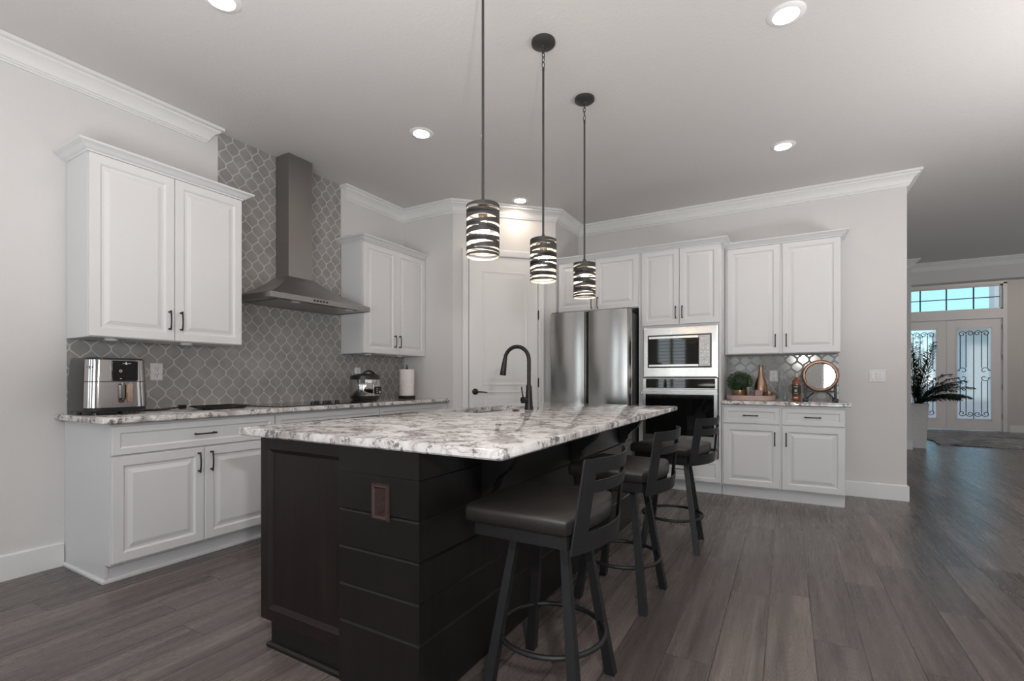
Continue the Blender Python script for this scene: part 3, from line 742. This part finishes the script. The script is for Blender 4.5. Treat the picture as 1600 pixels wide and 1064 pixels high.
# ------------------------------------------------------------------ outlets and switches
def outlet(fr, label, plate='white_plastic', slots='slot_dark', w=.075, h=.118, ornate=False, loc=None, n=2):
    r = thing('wall_outlet', label, 'outlet', fr @ Vector((w/2, h/2, 0)))
    mb = MB(); mb.panel(fr, w, h, [(0,.001), (.004,.005), (.010,.006)] if not ornate else [(0,.002), (.004,.008), (.010,.010), (.016,.006), (.018,.005)], .0)
    finish(mb, 'plate', plate, r)
    for k in range(2):
        mb = MB(); cz = h*(.32+.36*k); m_ = fr @ Matrix.Translation((w/2, cz, .0055))
        mb.lathe([(0,0), (.017,0), (.016,.003), (0,.003)], mat=m_, n=20); rc_ = finish(mb, 'receptacle', plate, r)
        mb = MB()
        for dx in (-.007, .007): mb.box(dx-.0014, dx+.0014, -.001, .009, .003, .0036, mat=m_)
        mb.box(-.003, .003, -.012, -.006, .003, .0036, mat=m_); finish(mb, 'slot', slots, rc_)
outlet(FL(.008, 1.597, 1.112), 'white outlet on the lantern tiles beside the air fryer')
outlet(FL(.008, 3.385, 1.120), 'white outlet partly hidden behind the rice cooker')
outlet(FB(3.628, 5.592, 1.092), 'white outlet on the tiles beside the copper vase')
r = thing('light_switch', 'white three gang switch plate on the bare wall by the hallway', 'switch', (4.52, 5.6, 1.15))
mb = MB(); mb.panel(FB(4.455, 5.6, 1.090), .135, .120, [(0,.001), (.004,.005), (.008,.006)], 0); finish(mb, 'plate', 'white_plastic', r)
for k in range(3):
    mb = MB(); mb.panel(FB(4.472+k*.036, 5.594, 1.115), .028, .070, [(0,0), (.002,.003), (.01,.004)], 0); finish(mb, 'rocker', 'white_trim', r)

# ------------------------------------------------------------------ island
ix0, ixm, ix1, iy0, iy1 = 1.835, 2.335, 2.722, 1.225, 3.74
r = thing('kitchen_island', 'dark espresso kitchen island with shiplap sides and corbels', 'island', (2.28, 2.5, 0))
mb = MB(); mb.box(ix0, ix1-.016, iy0+.02, 2.38, .105, .879); mb.box(ix0, ix1-.016, 3.24, iy1, .105, .879); mb.box(2.20, ix1-.016, 2.38, 3.24, .105, .879); mb.box(ix0+.02, 2.20, 2.38, 3.24, .105, .685); mb.box(ix0, ix0+.02, 2.38, 3.24, .105, .879); mb.box(ix0+.07, ix1-.016, iy0+.02, iy1-.05, 0, .105); finish(mb, 'body', 'espresso', r)
mb = MB(); mb.panel(FB(ix0, iy0, .105), ixm-ix0+.078, .774, [(0,-.002), (.002,0), (.050,0), (.053,-.003), (.068,-.013), (.070,-.013)], .02); finish(mb, 'end_panel', 'espresso_panel', r)
mb = MB(); mb.sweep([(0,0), (.014,0), (.014,.012), (.006,.020), (0,.020)], [(ix0+.065, iy1-.05), (ix0+.065, iy0+.006), (ixm, iy0+.006)], 0, -1); mb.box(ix0+.066, ixm, iy0+.006, iy0+.03, 0, .106); finish(mb, 'toe_kick', 'espresso', r)
mb = MB(); zz = [0.0, .235, .372, .510, .648, .782, .879]
for a, b in zip(zz, zz[1:]):
    ch = .0095 if b < .7 else .0015
    # board profile (out, up) swept round the near end and along the seating side
    pr = [(-.016, a+.0005), (0, a+.0005), (0, b-ch-.0015), (-ch*.8, b-.0015), (-.016, b-.0015)]
    mb.sweep(pr, [(ixm, iy0-.012), (ix1, iy0-.012), (ix1, iy1)], 0, -1)
mb.box(ixm, ix1-.017, iy0+.004, iy0+.03, .0, .879)
finish(mb, 'shiplap', 'espresso', r)
for y in (1.62, 2.55, 3.46):
    mb = MB(); pr = [(0,.879), (.165,.879), (.165,.850), (.152,.842), (.148,.815), (.125,.775), (.085,.745), (.060,.715), (.056,.690), (.040,.672), (.034,.655), (0,.648)]
    mb.loft([[Vector((ix1+x, y-.03, z)) for x, z in pr], [Vector((ix1+x, y+.03, z)) for x, z in pr]])
    finish(mb, 'corbel', 'espresso', r)
slab('island_countertop', (1.728, 3.060, 1.186, 3.800), 'large speckled granite island top with undermount sink cutout', 'countertop', .012, (1.845, 2.165, 2.42, 3.20), .880, .914)
r = thing('sink', 'undermount sink below the island top cutout', 'sink', (2.0, 2.81, .7))
mb = MB(); 
mb.loft([rrect(1.858,2.185,2.40,3.22,.03,.8795), rrect(1.862,2.168,2.417,3.203,.03,.8795), rrect(1.866,2.16,2.425,3.195,.03,.72), rrect(1.88,2.13,2.455,3.165,.03,.70)], True, False, True); finish(mb, 'bowl', 'sink_steel', r)
mb = MB(); mb.lathe([(0,.0), (.04,.0), (.04,.003), (.03,.004), (0,.002)], (2.0, 2.81, .70), 20); finish(mb, 'drain', 'chrome_mirror', r)

# faucet
r = thing('faucet', 'matte black gooseneck faucet at the island sink', 'faucet', (2.267, 2.86, .914)); fx, fy, fz = 2.267, 2.86, .914
mb = MB(); mb.lathe([(0,0), (.031,0), (.031,.006), (.027,.03), (.0235,.07), (.021,.12), (.020,.160), (.017,.164), (0,.164)], (fx, fy, fz), 24); finish(mb, 'body', 'black_metal', r, 40)
mb = MB(); pts = [(fx, fy, fz+.16), (fx, fy, fz+.30)]
for k in range(0, 15):
    a = pi*k/14*.94; pts.append((fx-.095+.095*cos(a), fy, fz+.335+.095*sin(a)))
mb.tube(pts, .0135, 14); finish(mb, 'spout', 'black_metal', r, 40)
mb = MB(); pts = []
p0 = Vector((fx-.188, fy, fz+.352)); dv = Vector((-.16, 0, -1)).normalized()
mb.tube([p0+dv*t for t in (0, .025, .03, .07, .115, .12)], [.0155, .0155, .017, .0195, .0225, .021], 16); finish(mb, 'spray_head', 'black_metal', r, 40)
mb = MB(); mb.tube([(fx, fy, fz+.065), (fx-.02, fy-.03, fz+.065), (fx-.028, fy-.046, fz+.065)], [.019, .022, .022], 16)
mb.tube([(fx-.022, fy-.038, fz+.07), (fx-.027, fy-.050, fz+.13), (fx-.028, fy-.052, fz+.155)], [.0055, .0045, .0045], 8); finish(mb, 'lever', 'black_metal', r, 40)
mb = MB(); mb.lathe([(0,0), (.024,0), (.024,.004), (.020,.007), (.015,.010), (0,.011)], (2.255, 2.70, .914), 22); tag(finish(mb, 'disposal_button', 'bronze_plate', smooth=40), 'small round bronze button on the island top beside the faucet', 'button')
outlet(FB(2.506, iy0-.012, .625), 'brown ornate outlet on the shiplap end of the island', 'bronze_plate', 'black_plastic', .084, .130, True)

# ------------------------------------------------------------------ bar stools (built at the origin, facing -x)
def make_stool():
    r = thing('bar_stool', 'x', 'stool', (0,0,0), 'black metal bar stools along the island')
    n = 10
    def seat_outline(x0, x1, hy, bul, rr, z, y_sh=0):
        """front edge at x0 straight, back edge bowed to x1+bul"""
        pts = []
        for k in range(13):
            t = -1+2*k/12; pts.append(Vector((x1+bul*(1-t*t), hy*t*.985, z)))
        for a in (0, 30, 60, 90): pts.append(Vector((x0+rr-rr*sin(radians(a)), hy-rr+rr*cos(radians(a)), z)))
        for a in (90, 60, 30, 0): pts.append(Vector((x0+rr-rr*sin(radians(a)), -hy+rr-rr*cos(radians(a)), z)))
        return pts
    S = seat_outline
    mb = MB(); mb.loft([S(-.185,.175,.205,.045,.02,.585), S(-.185,.175,.205,.045,.02,.628)]); finish(mb, 'seat_frame', 'stool_metal', r, 35)
    mb = MB(); mb.loft([S(-.19,.165,.212,.045,.03,.6285), S(-.209,.179,.226,.048,.03,.636), S(-.212,.181,.228,.048,.032,.668), S(-.209,.179,.225,.047,.034,.681), S(-.198,.170,.215,.045,.04,.689), S(-.15,.13,.165,.035,.05,.695), S(-.06,.05,.07,.015,.03,.698)])
    finish(mb, 'seat', 'leather', r, 60)
    # back: curved plate; arc in plan, leaning outward with height
    def arc(z, hy, t, off):
        x = .195+(z-.585)*.12
        return Vector((x+.058*(1-t*t)+off, hy*t, z))
    def plate(z0, z1, hy0, hy1, ta, tb, m=14, th=.006):
        L0 = []; 
        loops = []
        for k in range(m+1):
            t = ta+(tb-ta)*k/m
            loops.append([arc(z0, hy0, t, 0), arc(z0, hy0, t, th), arc(z1, hy1, t, th), arc(z1, hy1, t, 0)])
        return loops
    mb = MB(); mb.loft(plate(.578, .642, .225, .222, -1, 1)); mb.loft(plate(.765, .803, .210, .206, -.9, .9)); mb.loft(plate(.827, .874, .203, .198, -.9, .9))
    for sg in (-1, 1):
        a, b = (.76, 1.0) if sg > 0 else (-1.0, -.76)
        mb.loft(plate(.60, .874, .224, .198, a, b, 4))
    finish(mb, 'backrest', 'stool_metal', r, 40)
    mb = MB(); mb.lathe([(0,0), (.10,0), (.10,.012), (.06,.016), (.06,.03), (0,.03)], (0,0,.555), 24); mb.box(-.105, .105, -.105, .105, .553, .562); finish(mb, 'swivel_plate', 'stool_metal', r, 40)
    for sx_ in (-1, 1):
        for sy_ in (-1, 1):
            mb = MB(); w0, w1 = .0135, .0185; ft = .171; tp = .096
            def q(o, w, z): return [Vector((sx_*o+a*w, sy_*o+b*w, z)) for a, b in ((-1,-1), (1,-1), (1,1), (-1,1))]
            mb.loft([q(ft, w1, 0), q(ft-.002, w1, .012), q(tp, w0, .556)]); finish(mb, 'leg', 'stool_metal', r)
    mb = MB(); mb.tube([(.194*cos(2*pi*k/40), .194*sin(2*pi*k/40), .205) for k in range(40)], .0095, 10, closed=True); finish(mb, 'foot_ring', 'stool_metal', r, 40)
    return r
st = make_stool(); st.location = (3.03, 1.588, 0); SEATS = ('seat', 'seat_frame', 'backrest')
st['label'] = 'black bar stool at the near end of the island'
dup(st, (3.03, 2.455, 0), radians(-3), 'middle black bar stool of the island row')
far = dup(st, (3.105, 3.375, 0), radians(4), 'black bar stool at the far end of the island, nearest the oven')
for ch in far.children:      # its seat is swivelled a little
    if ch.name.split('.')[0] in SEATS: ch.rotation_euler = (0, 0, radians(-15))

for ch in st.children:       # seat of the nearest stool turned slightly on its swivel
    if ch.name.split('.')[0] in SEATS: ch.location = (-.018, -.019, 0)
# ------------------------------------------------------------------ pendants
def make_pendant():
    r = thing('pendant_light', 'x', 'pendant light', (0,0,H), 'pendants above the island')
    ORG[r.name] = Vector((0,0,0)); r.location = (0,0,0)
    mb = MB(); mb.lathe([(0,H), (.066,H), (.067,H-.004), (.066,H-.016), (.058,H-.022), (.03,H-.024), (.012,H-.028), (.010,H-.036), (0,H-.036)], n=32); finish(mb, 'canopy', 'pendant_metal', r, 40)
    mb = MB()
    def link(zc, h, rot):
        pts = []
        for k in range(16):
            a = 2*pi*k/16; u = .0085*cos(a); v = h/2*sin(a)
            pts.append((u*cos(rot), u*sin(rot), zc+v))
        mb.tube(pts, .0022, 6, closed=True)
    link(2.962, .034, .6); link(2.936, .034, 2.1); link(2.910, .034, .6); link(2.880, .036, 2.0)
    finish(mb, 'chain', 'pendant_metal', r, 40)
    mb = MB(); mb.tube([(0,0,2.866), (0,0,2.852), (0,0,2.85), (0,0,1.925)], [.006,.008,.0062,.0062], 10); finish(mb, 'rod', 'pendant_metal', r, 40)
    # shade of crossing metal bands, white inside
    mb = MB(); R = .0745
    def bandr(zc, hh, amp, ph):
        n = 48; th = .0022
        lo, li, uo, ui = [], [], [], []
        for k in range(n):
            a = 2*pi*k/n; z = zc+amp*cos(a-ph); h_ = hh*(1+.25*cos(2*(a-ph)+1))
            c_, s_ = cos(a), sin(a)
            lo.append(mb.bm.verts.new((R*c_, R*s_, z-h_))); uo.append(mb.bm.verts.new((R*c_, R*s_, z+h_)))
            li.append(mb.bm.verts.new(((R-th)*c_, (R-th)*s_, z-h_))); ui.append(mb.bm.verts.new(((R-th)*c_, (R-th)*s_, z+h_)))
        for k in range(n):
            j = (k+1) % n
            for vs, mi in (((lo[k], lo[j], uo[j], uo[k]), 0), ((ui[k], ui[j], li[j], li[k]), 1), ((uo[k], uo[j], ui[j], ui[k]), 0), ((li[k], li[j], lo[j], lo[k]), 0)):
                mb.bm.faces.new(vs).material_index = mi
    bandr(1.892, .0075, 0, 0); bandr(1.6745, .005, 0, 0)
    for zc, hh, amp, ph in ((1.870, .0085, .008, 2.2), (1.848, .013, .005, 4.6), (1.818, .011, .008, .9), (1.796, .0085, .009, 3.9), (1.774, .010, .007, 5.4), (1.749, .0105, .008, 2.0), (1.731, .0075, .007, 4.4), (1.708, .009, .006, .4), (1.694, .0045, .005, 3.2)):
        bandr(zc, hh, amp, ph)
    finish(mb, 'shade', ['pendant_metal', 'shade_inner'], r, 40)
    mb = MB(); mb.lathe([(0,1.93), (.008,1.93), (.012,1.918), (.028,1.906), (.030,1.898), (0,1.898)], n=24)
    for k in range(3):
        a = 2*pi*k/3+.4; mb.tube([(.02*cos(a), .02*sin(a), 1.90), (R*cos(a), R*sin(a), 1.893)], .0028, 6)
    finish(mb, 'cap', 'pendant_metal', r, 40)
    mb = MB(); mb.lathe([(0,1.898), (.020,1.898), (.021,1.850), (.018,1.842), (0,1.842)], n=20); sk = finish(mb, 'socket', 'pendant_metal', r, 40)
    mb = MB(); mb.lathe([(0,1.842), (.014,1.842), (.018,1.826), (.029,1.800), (.030,1.786), (.022,1.768), (.008,1.760), (0,1.759)], n=20); finish(mb, 'bulb', 'bulb', sk, 60)
    return r
pd = make_pendant(); pd.location = (2.60, 1.785, 0); pd['label'] = 'pendant with striped metal shade nearest the camera over the island'
dup(pd, (2.60, 2.40, 0), 2.2, 'middle striped metal pendant over the island')
dup(pd, (2.60, 3.03, 0), 4.1, 'striped metal pendant farthest along the island, in front of the refrigerator')

# recessed ceiling lights
def can(x, y, label):
    r = thing('ceiling_light', label, 'ceiling light', (x, y, H), 'recessed ceiling lights')
    mb = MB(); mb.lathe([(.055,-.003), (.062,-.009), (.086,-.006), (.092,0), (.055,0), (.055,-.003)], (x, y, H), 36, cap=False); finish(mb, 'trim_ring', 'white_trim', r, 40)
    mb = MB(); mb.lathe([(0,-.002), (.055,-.002), (.055,-.0005), (0,-.0005)], (x, y, H), 28); finish(mb, 'lens', 'can_glow', r)
can(1.340, 1.335, 'recessed ceiling light above the nearer wall cabinet, cut by the top of the photo')
can(1.345, 2.836, 'recessed ceiling light near the range hood')
can(1.335, 4.427, 'recessed ceiling light in front of the pantry door')
can(3.780, 2.845, 'large recessed ceiling light at the top right of the photo')
can(3.757, 4.449, 'recessed ceiling light in front of the right wall cabinet')

# ------------------------------------------------------------------ things on the short counter
tz = .914
r = thing('serving_tray', 'round pinkish wooden tray on the short granite counter', 'tray', (3.47, 5.23, tz)); tcn = (3.475, 5.235, tz)
mb = MB(); mb.lathe([(0,0), (.205,0), (.213,.006), (.215,.044), (.211,.048), (.206,.044), (.203,.012), (0,.012)], tcn, 48); finish(mb, 'body', 'tray_wood', r, 40)
tb = tz+.0122
r = thing('boxwood_plant', 'clipped boxwood ball in a gold pot on the round tray', 'plant', (3.375, 5.28, tb)); c = (3.375, 5.27, tb)
mb = MB(); mb.lathe([(0,0), (.045,0), (.056,.01), (.066,.06), (.067,.085), (.062,.085), (.060,.07), (0,.07)], c, 32); finish(mb, 'pot', 'gold_pot', r, 40)
mb = MB(); rg = random.Random(3)
for k in range(1500):
    u = rg.uniform(-1, 1); a = rg.uniform(0, 2*pi); s_ = math.sqrt(1-u*u); d = Vector((s_*cos(a), s_*sin(a), u))
    rad = .108*rg.uniform(.80, 1.04); p = Vector((c[0], c[1], tb+.165))+Vector((d.x*rad*1.05, d.y*rad*1.05, d.z*rad*.92))
    t1 = d.orthogonal().normalized(); t1.rotate(Matrix.Rotation(rg.uniform(0, 6.28), 3, d)); nn = (d+t1*rg.uniform(-.6, .9)).normalized(); t2 = nn.cross(t1).normalized(); l = rg.uniform(.008, .013)
    q = [p-nn*l*.3, p+t2*l*.45+nn*l*.2, p+nn*l, p-t2*l*.45+nn*l*.2]
    mb.face(q)
fo_ = finish(mb, 'foliage', 'boxwood', r); fo_['kind'] = 'stuff'
mb = MB(); mb.ball((c[0], c[1], tb+.16), .085, 2); finish(mb, 'crown_core', 'palm_green', r)
r = thing('copper_vase', 'tall bottle shaped copper vase on the round tray', 'vase', (3.56, 5.29, tb))
mb = MB(); mb.lathe([(0,0), (.050,0), (.056,.02), (.060,.06), (.059,.10), (.050,.15), (.034,.20), (.022,.24), (.018,.28), (.019,.315), (.022,.33), (.018,.33), (.015,.30), (0,.29)], (3.562, 5.30, tb), 32); finish(mb, 'body', 'copper', r, 50)
r = thing('candle_holder', 'slim silver candlestick on the tray in front of the boxwood', 'candlestick', (3.46, 5.12, tb))
mb = MB(); mb.lathe([(0,0), (.020,0), (.019,.006), (.008,.016), (.007,.06), (.013,.078), (.016,.112), (.013,.115), (0,.110)], (3.462, 5.13, tb), 20); finish(mb, 'stem', 'candle_silver', r, 40)
r = thing('candle_cup', 'small mauve square candle cup on the tray by the copper vase', 'cup', (3.55, 5.13, tb))
mb = MB(); mb.loft([rrect(3.520,3.582,5.105,5.165,.010,tb), rrect(3.516,3.586,5.101,5.169,.012,tb+.088), rrect(3.524,3.578,5.109,5.161,.010,tb+.088), rrect(3.526,3.576,5.111,5.159,.010,tb+.05)]); finish(mb, 'body', 'pink_stone', r)
r = thing('gold_dish', 'small gold bowl at the edge of the round tray', 'bowl', (3.63, 5.22, tb))
mb = MB(); mb.lathe([(0,0), (.024,0), (.036,.03), (.039,.072), (.036,.072), (.033,.035), (0,.01)], (3.632, 5.235, tb), 24); finish(mb, 'body', 'gold_pot', r, 40)
r = thing('glass_bottle', 'clear glass bottle standing between the tray and the amber bottle', 'bottle', (3.745, 5.2, tz))
mb = MB(); mb.lathe([(0,0), (.038,0), (.042,.01), (.042,.13), (.036,.165), (.017,.20), (.015,.262), (.018,.266), (.018,.274), (.013,.274), (.012,.20), (.030,.165), (.037,.13), (.037,.02), (0,.018)], (3.745, 5.25, tz), 28); finish(mb, 'body', 'clear_glass', r, 50)
r = thing('spirit_bottle', 'amber spirit bottle with black label beside the copper mirror', 'bottle', (3.86, 5.15, tz)); bc = (3.862, 5.14, tz)
mb = MB(); mb.lathe([(0,0), (.034,0), (.036,.006), (.036,.165), (.034,.180), (.024,.200), (.014,.212), (.0125,.225), (0,.225)], bc, 28); finish(mb, 'body', 'amber_spirit', r, 50)
mb = MB(); mb.lathe([(0,.225), (.013,.225), (.0135,.258), (.012,.262), (0,.262)], bc, 20); finish(mb, 'cap', 'label_cream', r, 40)
mb = MB(); mb.lathe([(.0364,.060), (.0366,.061), (.0366,.150), (.0364,.151)], bc, 28, cap=False); lb = finish(mb, 'label_band', 'label_black', r, 40)
mb = MB()
for z, hw, hh in ((.135, .5, .003), (.10, .28, .010), (.075, .5, .002), (.035, .45, .006)):
    base_a = radians(-100)
    for k in range(6):
        a0 = base_a-hw+2*hw*k/6; a1 = a0+2*hw/6
        mb.face([(bc[0]+.0370*cos(a), bc[1]+.0370*sin(a), tz+zz_) for a, zz_ in ((a0, z-hh), (a1, z-hh), (a1, z+hh), (a0, z+hh))])
finish(mb, 'print', 'label_cream', lb)
r = thing('tabletop_mirror', 'round copper rimmed mirror on a black metal stand', 'mirror', (4.05, 5.3, tz)); mc = Vector((4.055, 5.30, 1.150))
Rm = Matrix.Translation(mc) @ Matrix.Rotation(radians(91), 4, 'X')
mb = MB(); mb.lathe([(.118,-.010), (.140,-.012), (.149,-.004), (.149,.008), (.140,.016), (.128,.016), (.124,.008), (.118,.004), (.118,-.010)], n=48, mat=Rm, cap=False); finish(mb, 'rim', 'copper', r, 50)
mb = MB(); mb.lathe([(0,-.006), (.120,-.006), (.120,.003), (0,.003)], n=40, mat=Rm); finish(mb, 'glass', 'mirror_glass', r)
mb = MB()
for sg in (-1, 1):
    x = mc.x+sg*.118
    mb.box(x-.010, x+.010, 5.29, 5.31, tz+.02, tz+.19, .002); mb.box(x-.022, x+.022, 5.24, 5.36, tz, tz+.024, .003)
    mb.tube([(mc.x+sg*.112, 5.30, tz+.022), (mc.x+sg*.045, 5.30, tz+.088)], .006, 6)
mb.box(mc.x-.118, mc.x+.118, 5.294, 5.306, tz+.082, tz+.096, .002)
finish(mb, 'stand', 'black_metal', r)

# ------------------------------------------------------------------ hallway and foyer
# entry doors
def entry_door(name, x0, x1, hinge_right, label):
    r = thing(name, label, 'door', ((x0+x1)/2, 13.95, 0)); r['kind'] = 'structure'
    gx0, gx1 = (x0+.165, x1-.165); gz0, gz1 = .245, 2.222
    y0, y1 = 13.93, 13.975
    mb = MB(); mb.box(x0, gx0, y0, y1, .01, 2.405); mb.box(gx1, x1, y0, y1, .01, 2.405); mb.box(gx0, gx1, y0, y1, .01, gz0); mb.box(gx0, gx1, y0, y1, gz1, 2.405)
    finish(mb, 'leaf', 'door_white', r)
    mb = MB()
    for a, b, c_, d in ((gx0-.02, gx0+.012, gz0-.02, gz1+.02), (gx1-.012, gx1+.02, gz0-.02, gz1+.02), (gx0, gx1, gz0-.02, gz0+.012), (gx0, gx1, gz1-.012, gz1+.02)): mb.box(a, b, y0-.008, y0+.004, c_, d)
    finish(mb, 'glass_bead', 'door_white', r)
    mb = MB(); mb.box(gx0, gx1, 13.950, 13.956, gz0, gz1); finish(mb, 'glass', 'frosted', r)
    # iron scrollwork
    mb = MB(); yc = 13.940; cx0 = (gx0+gx1)/2; w = gx1-gx0; rr = .0075
    def ln(pts): mb.tube([(x, yc, z) for x, z in pts], rr, 6)
    def spiral(cx, cz, R0, a0, turns, sg):
        pts = []
        for k in range(20):
            t = k/19; a = a0+sg*turns*2*pi*t; R_ = R0*(1-.75*t); pts.append((cx+R_*cos(a), cz+R_*sin(a)))
        ln(pts)
    ln([(cx0, gz0), (cx0, gz1-.09)])
    for sg in (-1, 1):
        xa, xb = cx0+sg*.125, cx0+sg*.22
        for (za, zb_) in ((gz0+.14, 1.08), (1.36, gz1-.14)):
            ln([(xa, za), (xa, zb_)]); ln([(xb, za), (xb, zb_)])
        for zc, up in ((gz1-.115, 1), (gz0+.115, -1)):
            spiral(cx0+sg*.062, zc, .062, 0 if sg > 0 else pi, 1.3, sg*up); spiral(cx0+sg*.19, zc-.01*up, .065, pi if sg > 0 else 0, 1.2, -sg*up)
        for zc, up in ((1.30, 1), (1.14, -1)):
            spiral(cx0+sg*.172, zc, .075, (0 if sg > 0 else pi), .9, sg*up)
            ln([(cx0+sg*.22, zc), (gx1 if sg > 0 else gx0, zc)])
    finish(mb, 'ironwork', 'iron', r, 40)
    hx = (x0+.065) if hinge_right else (x1-.065); dr = 1 if hinge_right else -1
    mb = MB(); m_ = FB(hx, y0, 1.01); mb.lathe([(0,0), (.030,0), (.030,.008), (.012,.012), (.011,.045), (0,.045)], mat=m_, n=18); mb.tube([m_ @ Vector(p) for p in ((0,0,.042), (dr*.05,0,.045), (dr*.12,-.004,.043))], .008, 8); finish(mb, 'door_handle', 'satin_nickel', r, 40)
    mb = MB(); m_ = FB(hx, y0, 1.20); mb.lathe([(0,0), (.030,0), (.028,.014), (.012,.018), (0,.02)], mat=m_, n=18); finish(mb, 'deadbolt', 'satin_nickel', r, 40)
    hx = x1-.004 if hinge_right else x0+.004
    for z in (.32, .95, 1.58, 2.22):
        mb = MB(); mb.box(hx-.006, hx+.022, y0-.010, y0+.002, z-.055, z+.055); finish(mb, 'hinge', 'satin_nickel', r)
entry_door('door_2', 5.950, 6.842, False, 'left white entry door with frosted glass and iron scrolls, behind the palm')
entry_door('door_3', 6.846, 7.738, True, 'right white entry door with frosted glass and iron scrolls')
SB('trim_4', 'door_white', (5.88, 5.950, 13.88, 14.02, 0, 3.16), (7.738, 7.80, 13.88, 14.02, 0, 3.16), (5.95, 7.738, 13.88, 14.02, 2.412, 2.60), (5.88, 7.80, 13.88, 14.02, 3.13, 3.20), label='white frame around the entry doors and transom', cat='trim')
r = thing('window_1', 'wide transom window over the entry doors', 'window', (6.84, 13.95, 2.6)); r['kind'] = 'structure'
mb = MB(); wx0, wx1, wz0, wz1 = 5.95, 7.738, 2.60, 3.13
for bx in ((wx0, wx0+.035, wz0, wz1), (wx1-.035, wx1, wz0, wz1), (wx0, wx1, wz0, wz0+.03), (wx0, wx1, wz1-.03, wz1)): mb.box(bx[0], bx[1], 13.92, 13.98, bx[2], bx[3])
finish(mb, 'window_frame', 'white_trim', r)
mb = MB()
for k in (1, 2, 3): x = wx0+(wx1-wx0)*k/4; mb.box(x-.011, x+.011, 13.94, 13.958, wz0+.03, wz1-.03)
mb.box(wx0+.035, wx1-.035, 13.941, 13.957, 2.858, 2.876); finish(mb, 'muntins', 'iron', r)
mb = MB(); mb.box(wx0+.035, wx1-.035, 13.962, 13.966, wz0+.03, wz1-.03); finish(mb, 'glass', 'window_glass', r)

# rug
mb = MB(); rg = random.Random(5); lo = []
pts = []
for k in range(60):
    t = k/60*4; s_ = int(t); f = t-s_; cs = [(6.03,10.58), (8.3,10.72), (8.3,13.2), (6.10,13.0)]; a = cs[s_]; b = cs[(s_+1) % 4]
    pts.append((a[0]+(b[0]-a[0])*f+rg.uniform(-.03, .03), a[1]+(b[1]-a[1])*f+rg.uniform(-.04, .04)))
mb.prism(pts, 0, .018); tag(finish(mb, 'rug', 'rug'), 'grey and black shaggy rug on the foyer floor by the entry doors', 'rug')

# potted palm
r = thing('potted_palm', 'dark palm in a tapered white planter at the hallway corner', 'plant', (5.636, 10.12, 0)); pcx, pcy = 5.636, 10.12
def sqz(h, z): return rrect(pcx-h, pcx+h, pcy-h, pcy+h, .01, z)
mb = MB(); mb.loft([sqz(.102, 0), sqz(.133, .72), sqz(.123, .72), sqz(.120, .66)]); finish(mb, 'planter', 'planter_white', r)
mb = MB(); mb.loft([sqz(.118, .64), sqz(.118, .665)]); finish(mb, 'soil', 'soil', r)
rg = random.Random(11); mbs = MB(); mbf = MB()
def frond(d, L, droop, wl):
    p = Vector((pcx+rg.uniform(-.03, .03), pcy+rg.uniform(-.03, .03), .66)); pts = []; nst = 22
    for i in range(nst+1):
        pts.append(p.copy()); p = p+d*(L/nst); d = (d+Vector((0,0,-droop))).normalized()
        if p.x < 5.53: p.x = 5.53
    mbs.tube(pts, [.006*(1-.7*i/nst) for i in range(nst+1)], 5)
    for i in range(4, nst+1):
        d_ = (pts[i]-pts[i-1]).normalized(); sd = d_.cross(Vector((0,0,1)))
        sd = sd.normalized() if sd.length > .08 else Vector((.8,-.6,0))
        for h in (0, .33, .66):
            b = pts[i-1].lerp(pts[i], h); ll = wl*sin(pi*min(1, (i+h-2)/(nst-1)))+.05
            for sg in (-1, 1):
                dv = (sd*sg+d_*.8+Vector((0,0,rg.uniform(-.35, .25)))+Vector((rg.uniform(-.2, .2), rg.uniform(-.2, .2), 0))).normalized(); wv_ = dv.cross(Vector((0,0,1))).normalized()*.0085
                tip = b+dv*ll+Vector((0,0,-.25*ll)); mid = b+dv*ll*.5
                for q in (tip, mid):
                    if q.x < 5.515: q.x = 5.515
                mbf.face([b, mid+wv_, tip, mid-wv_])
for k in range(14):      # upright spears
    frond(Vector((rg.uniform(-.12, .22), rg.uniform(-.3, .2), 1)).normalized(), rg.uniform(.85, 1.18), .012, .17)
for k in range(14):      # fronds arching into the foyer
    az = radians(rg.uniform(-75, 40)); el = rg.uniform(.75, 1.15)
    frond(Vector((cos(az)*cos(el), sin(az)*cos(el), sin(el))), rg.uniform(.6, .85), .06, .15)
finish(mbs, 'frond_stems', 'palm_green', r); ff = finish(mbf, 'fronds', 'palm_green', r); ff['kind'] = 'stuff'

# ------------------------------------------------------------------ outside the front door
r = thing('neighbour_house', 'tan tiled roof of the house across the street, seen through the transom', 'house', (17, 44, -.15))
mb = MB(); mb.box(13.5, 24, 40, 48, -.15, 4.4); finish(mb, 'wall', 'stucco', r)
mb = MB(); mb.loft([[Vector((13, 39.5, 4.4)), Vector((24.5, 39.5, 4.4)), Vector((24.5, 48.5, 4.4)), Vector((13, 48.5, 4.4))], [Vector((17, 43, 6.4)), Vector((20, 43, 6.4)), Vector((20, 45, 6.4)), Vector((17, 45, 6.4))]]); finish(mb, 'roof', 'roof_tile', r)
SB('trim_porch', 'stucco', (8.02, 8.35, 15.4, 15.75, -.15, 3.9), label='porch column seen at the right of the transom', cat='column')
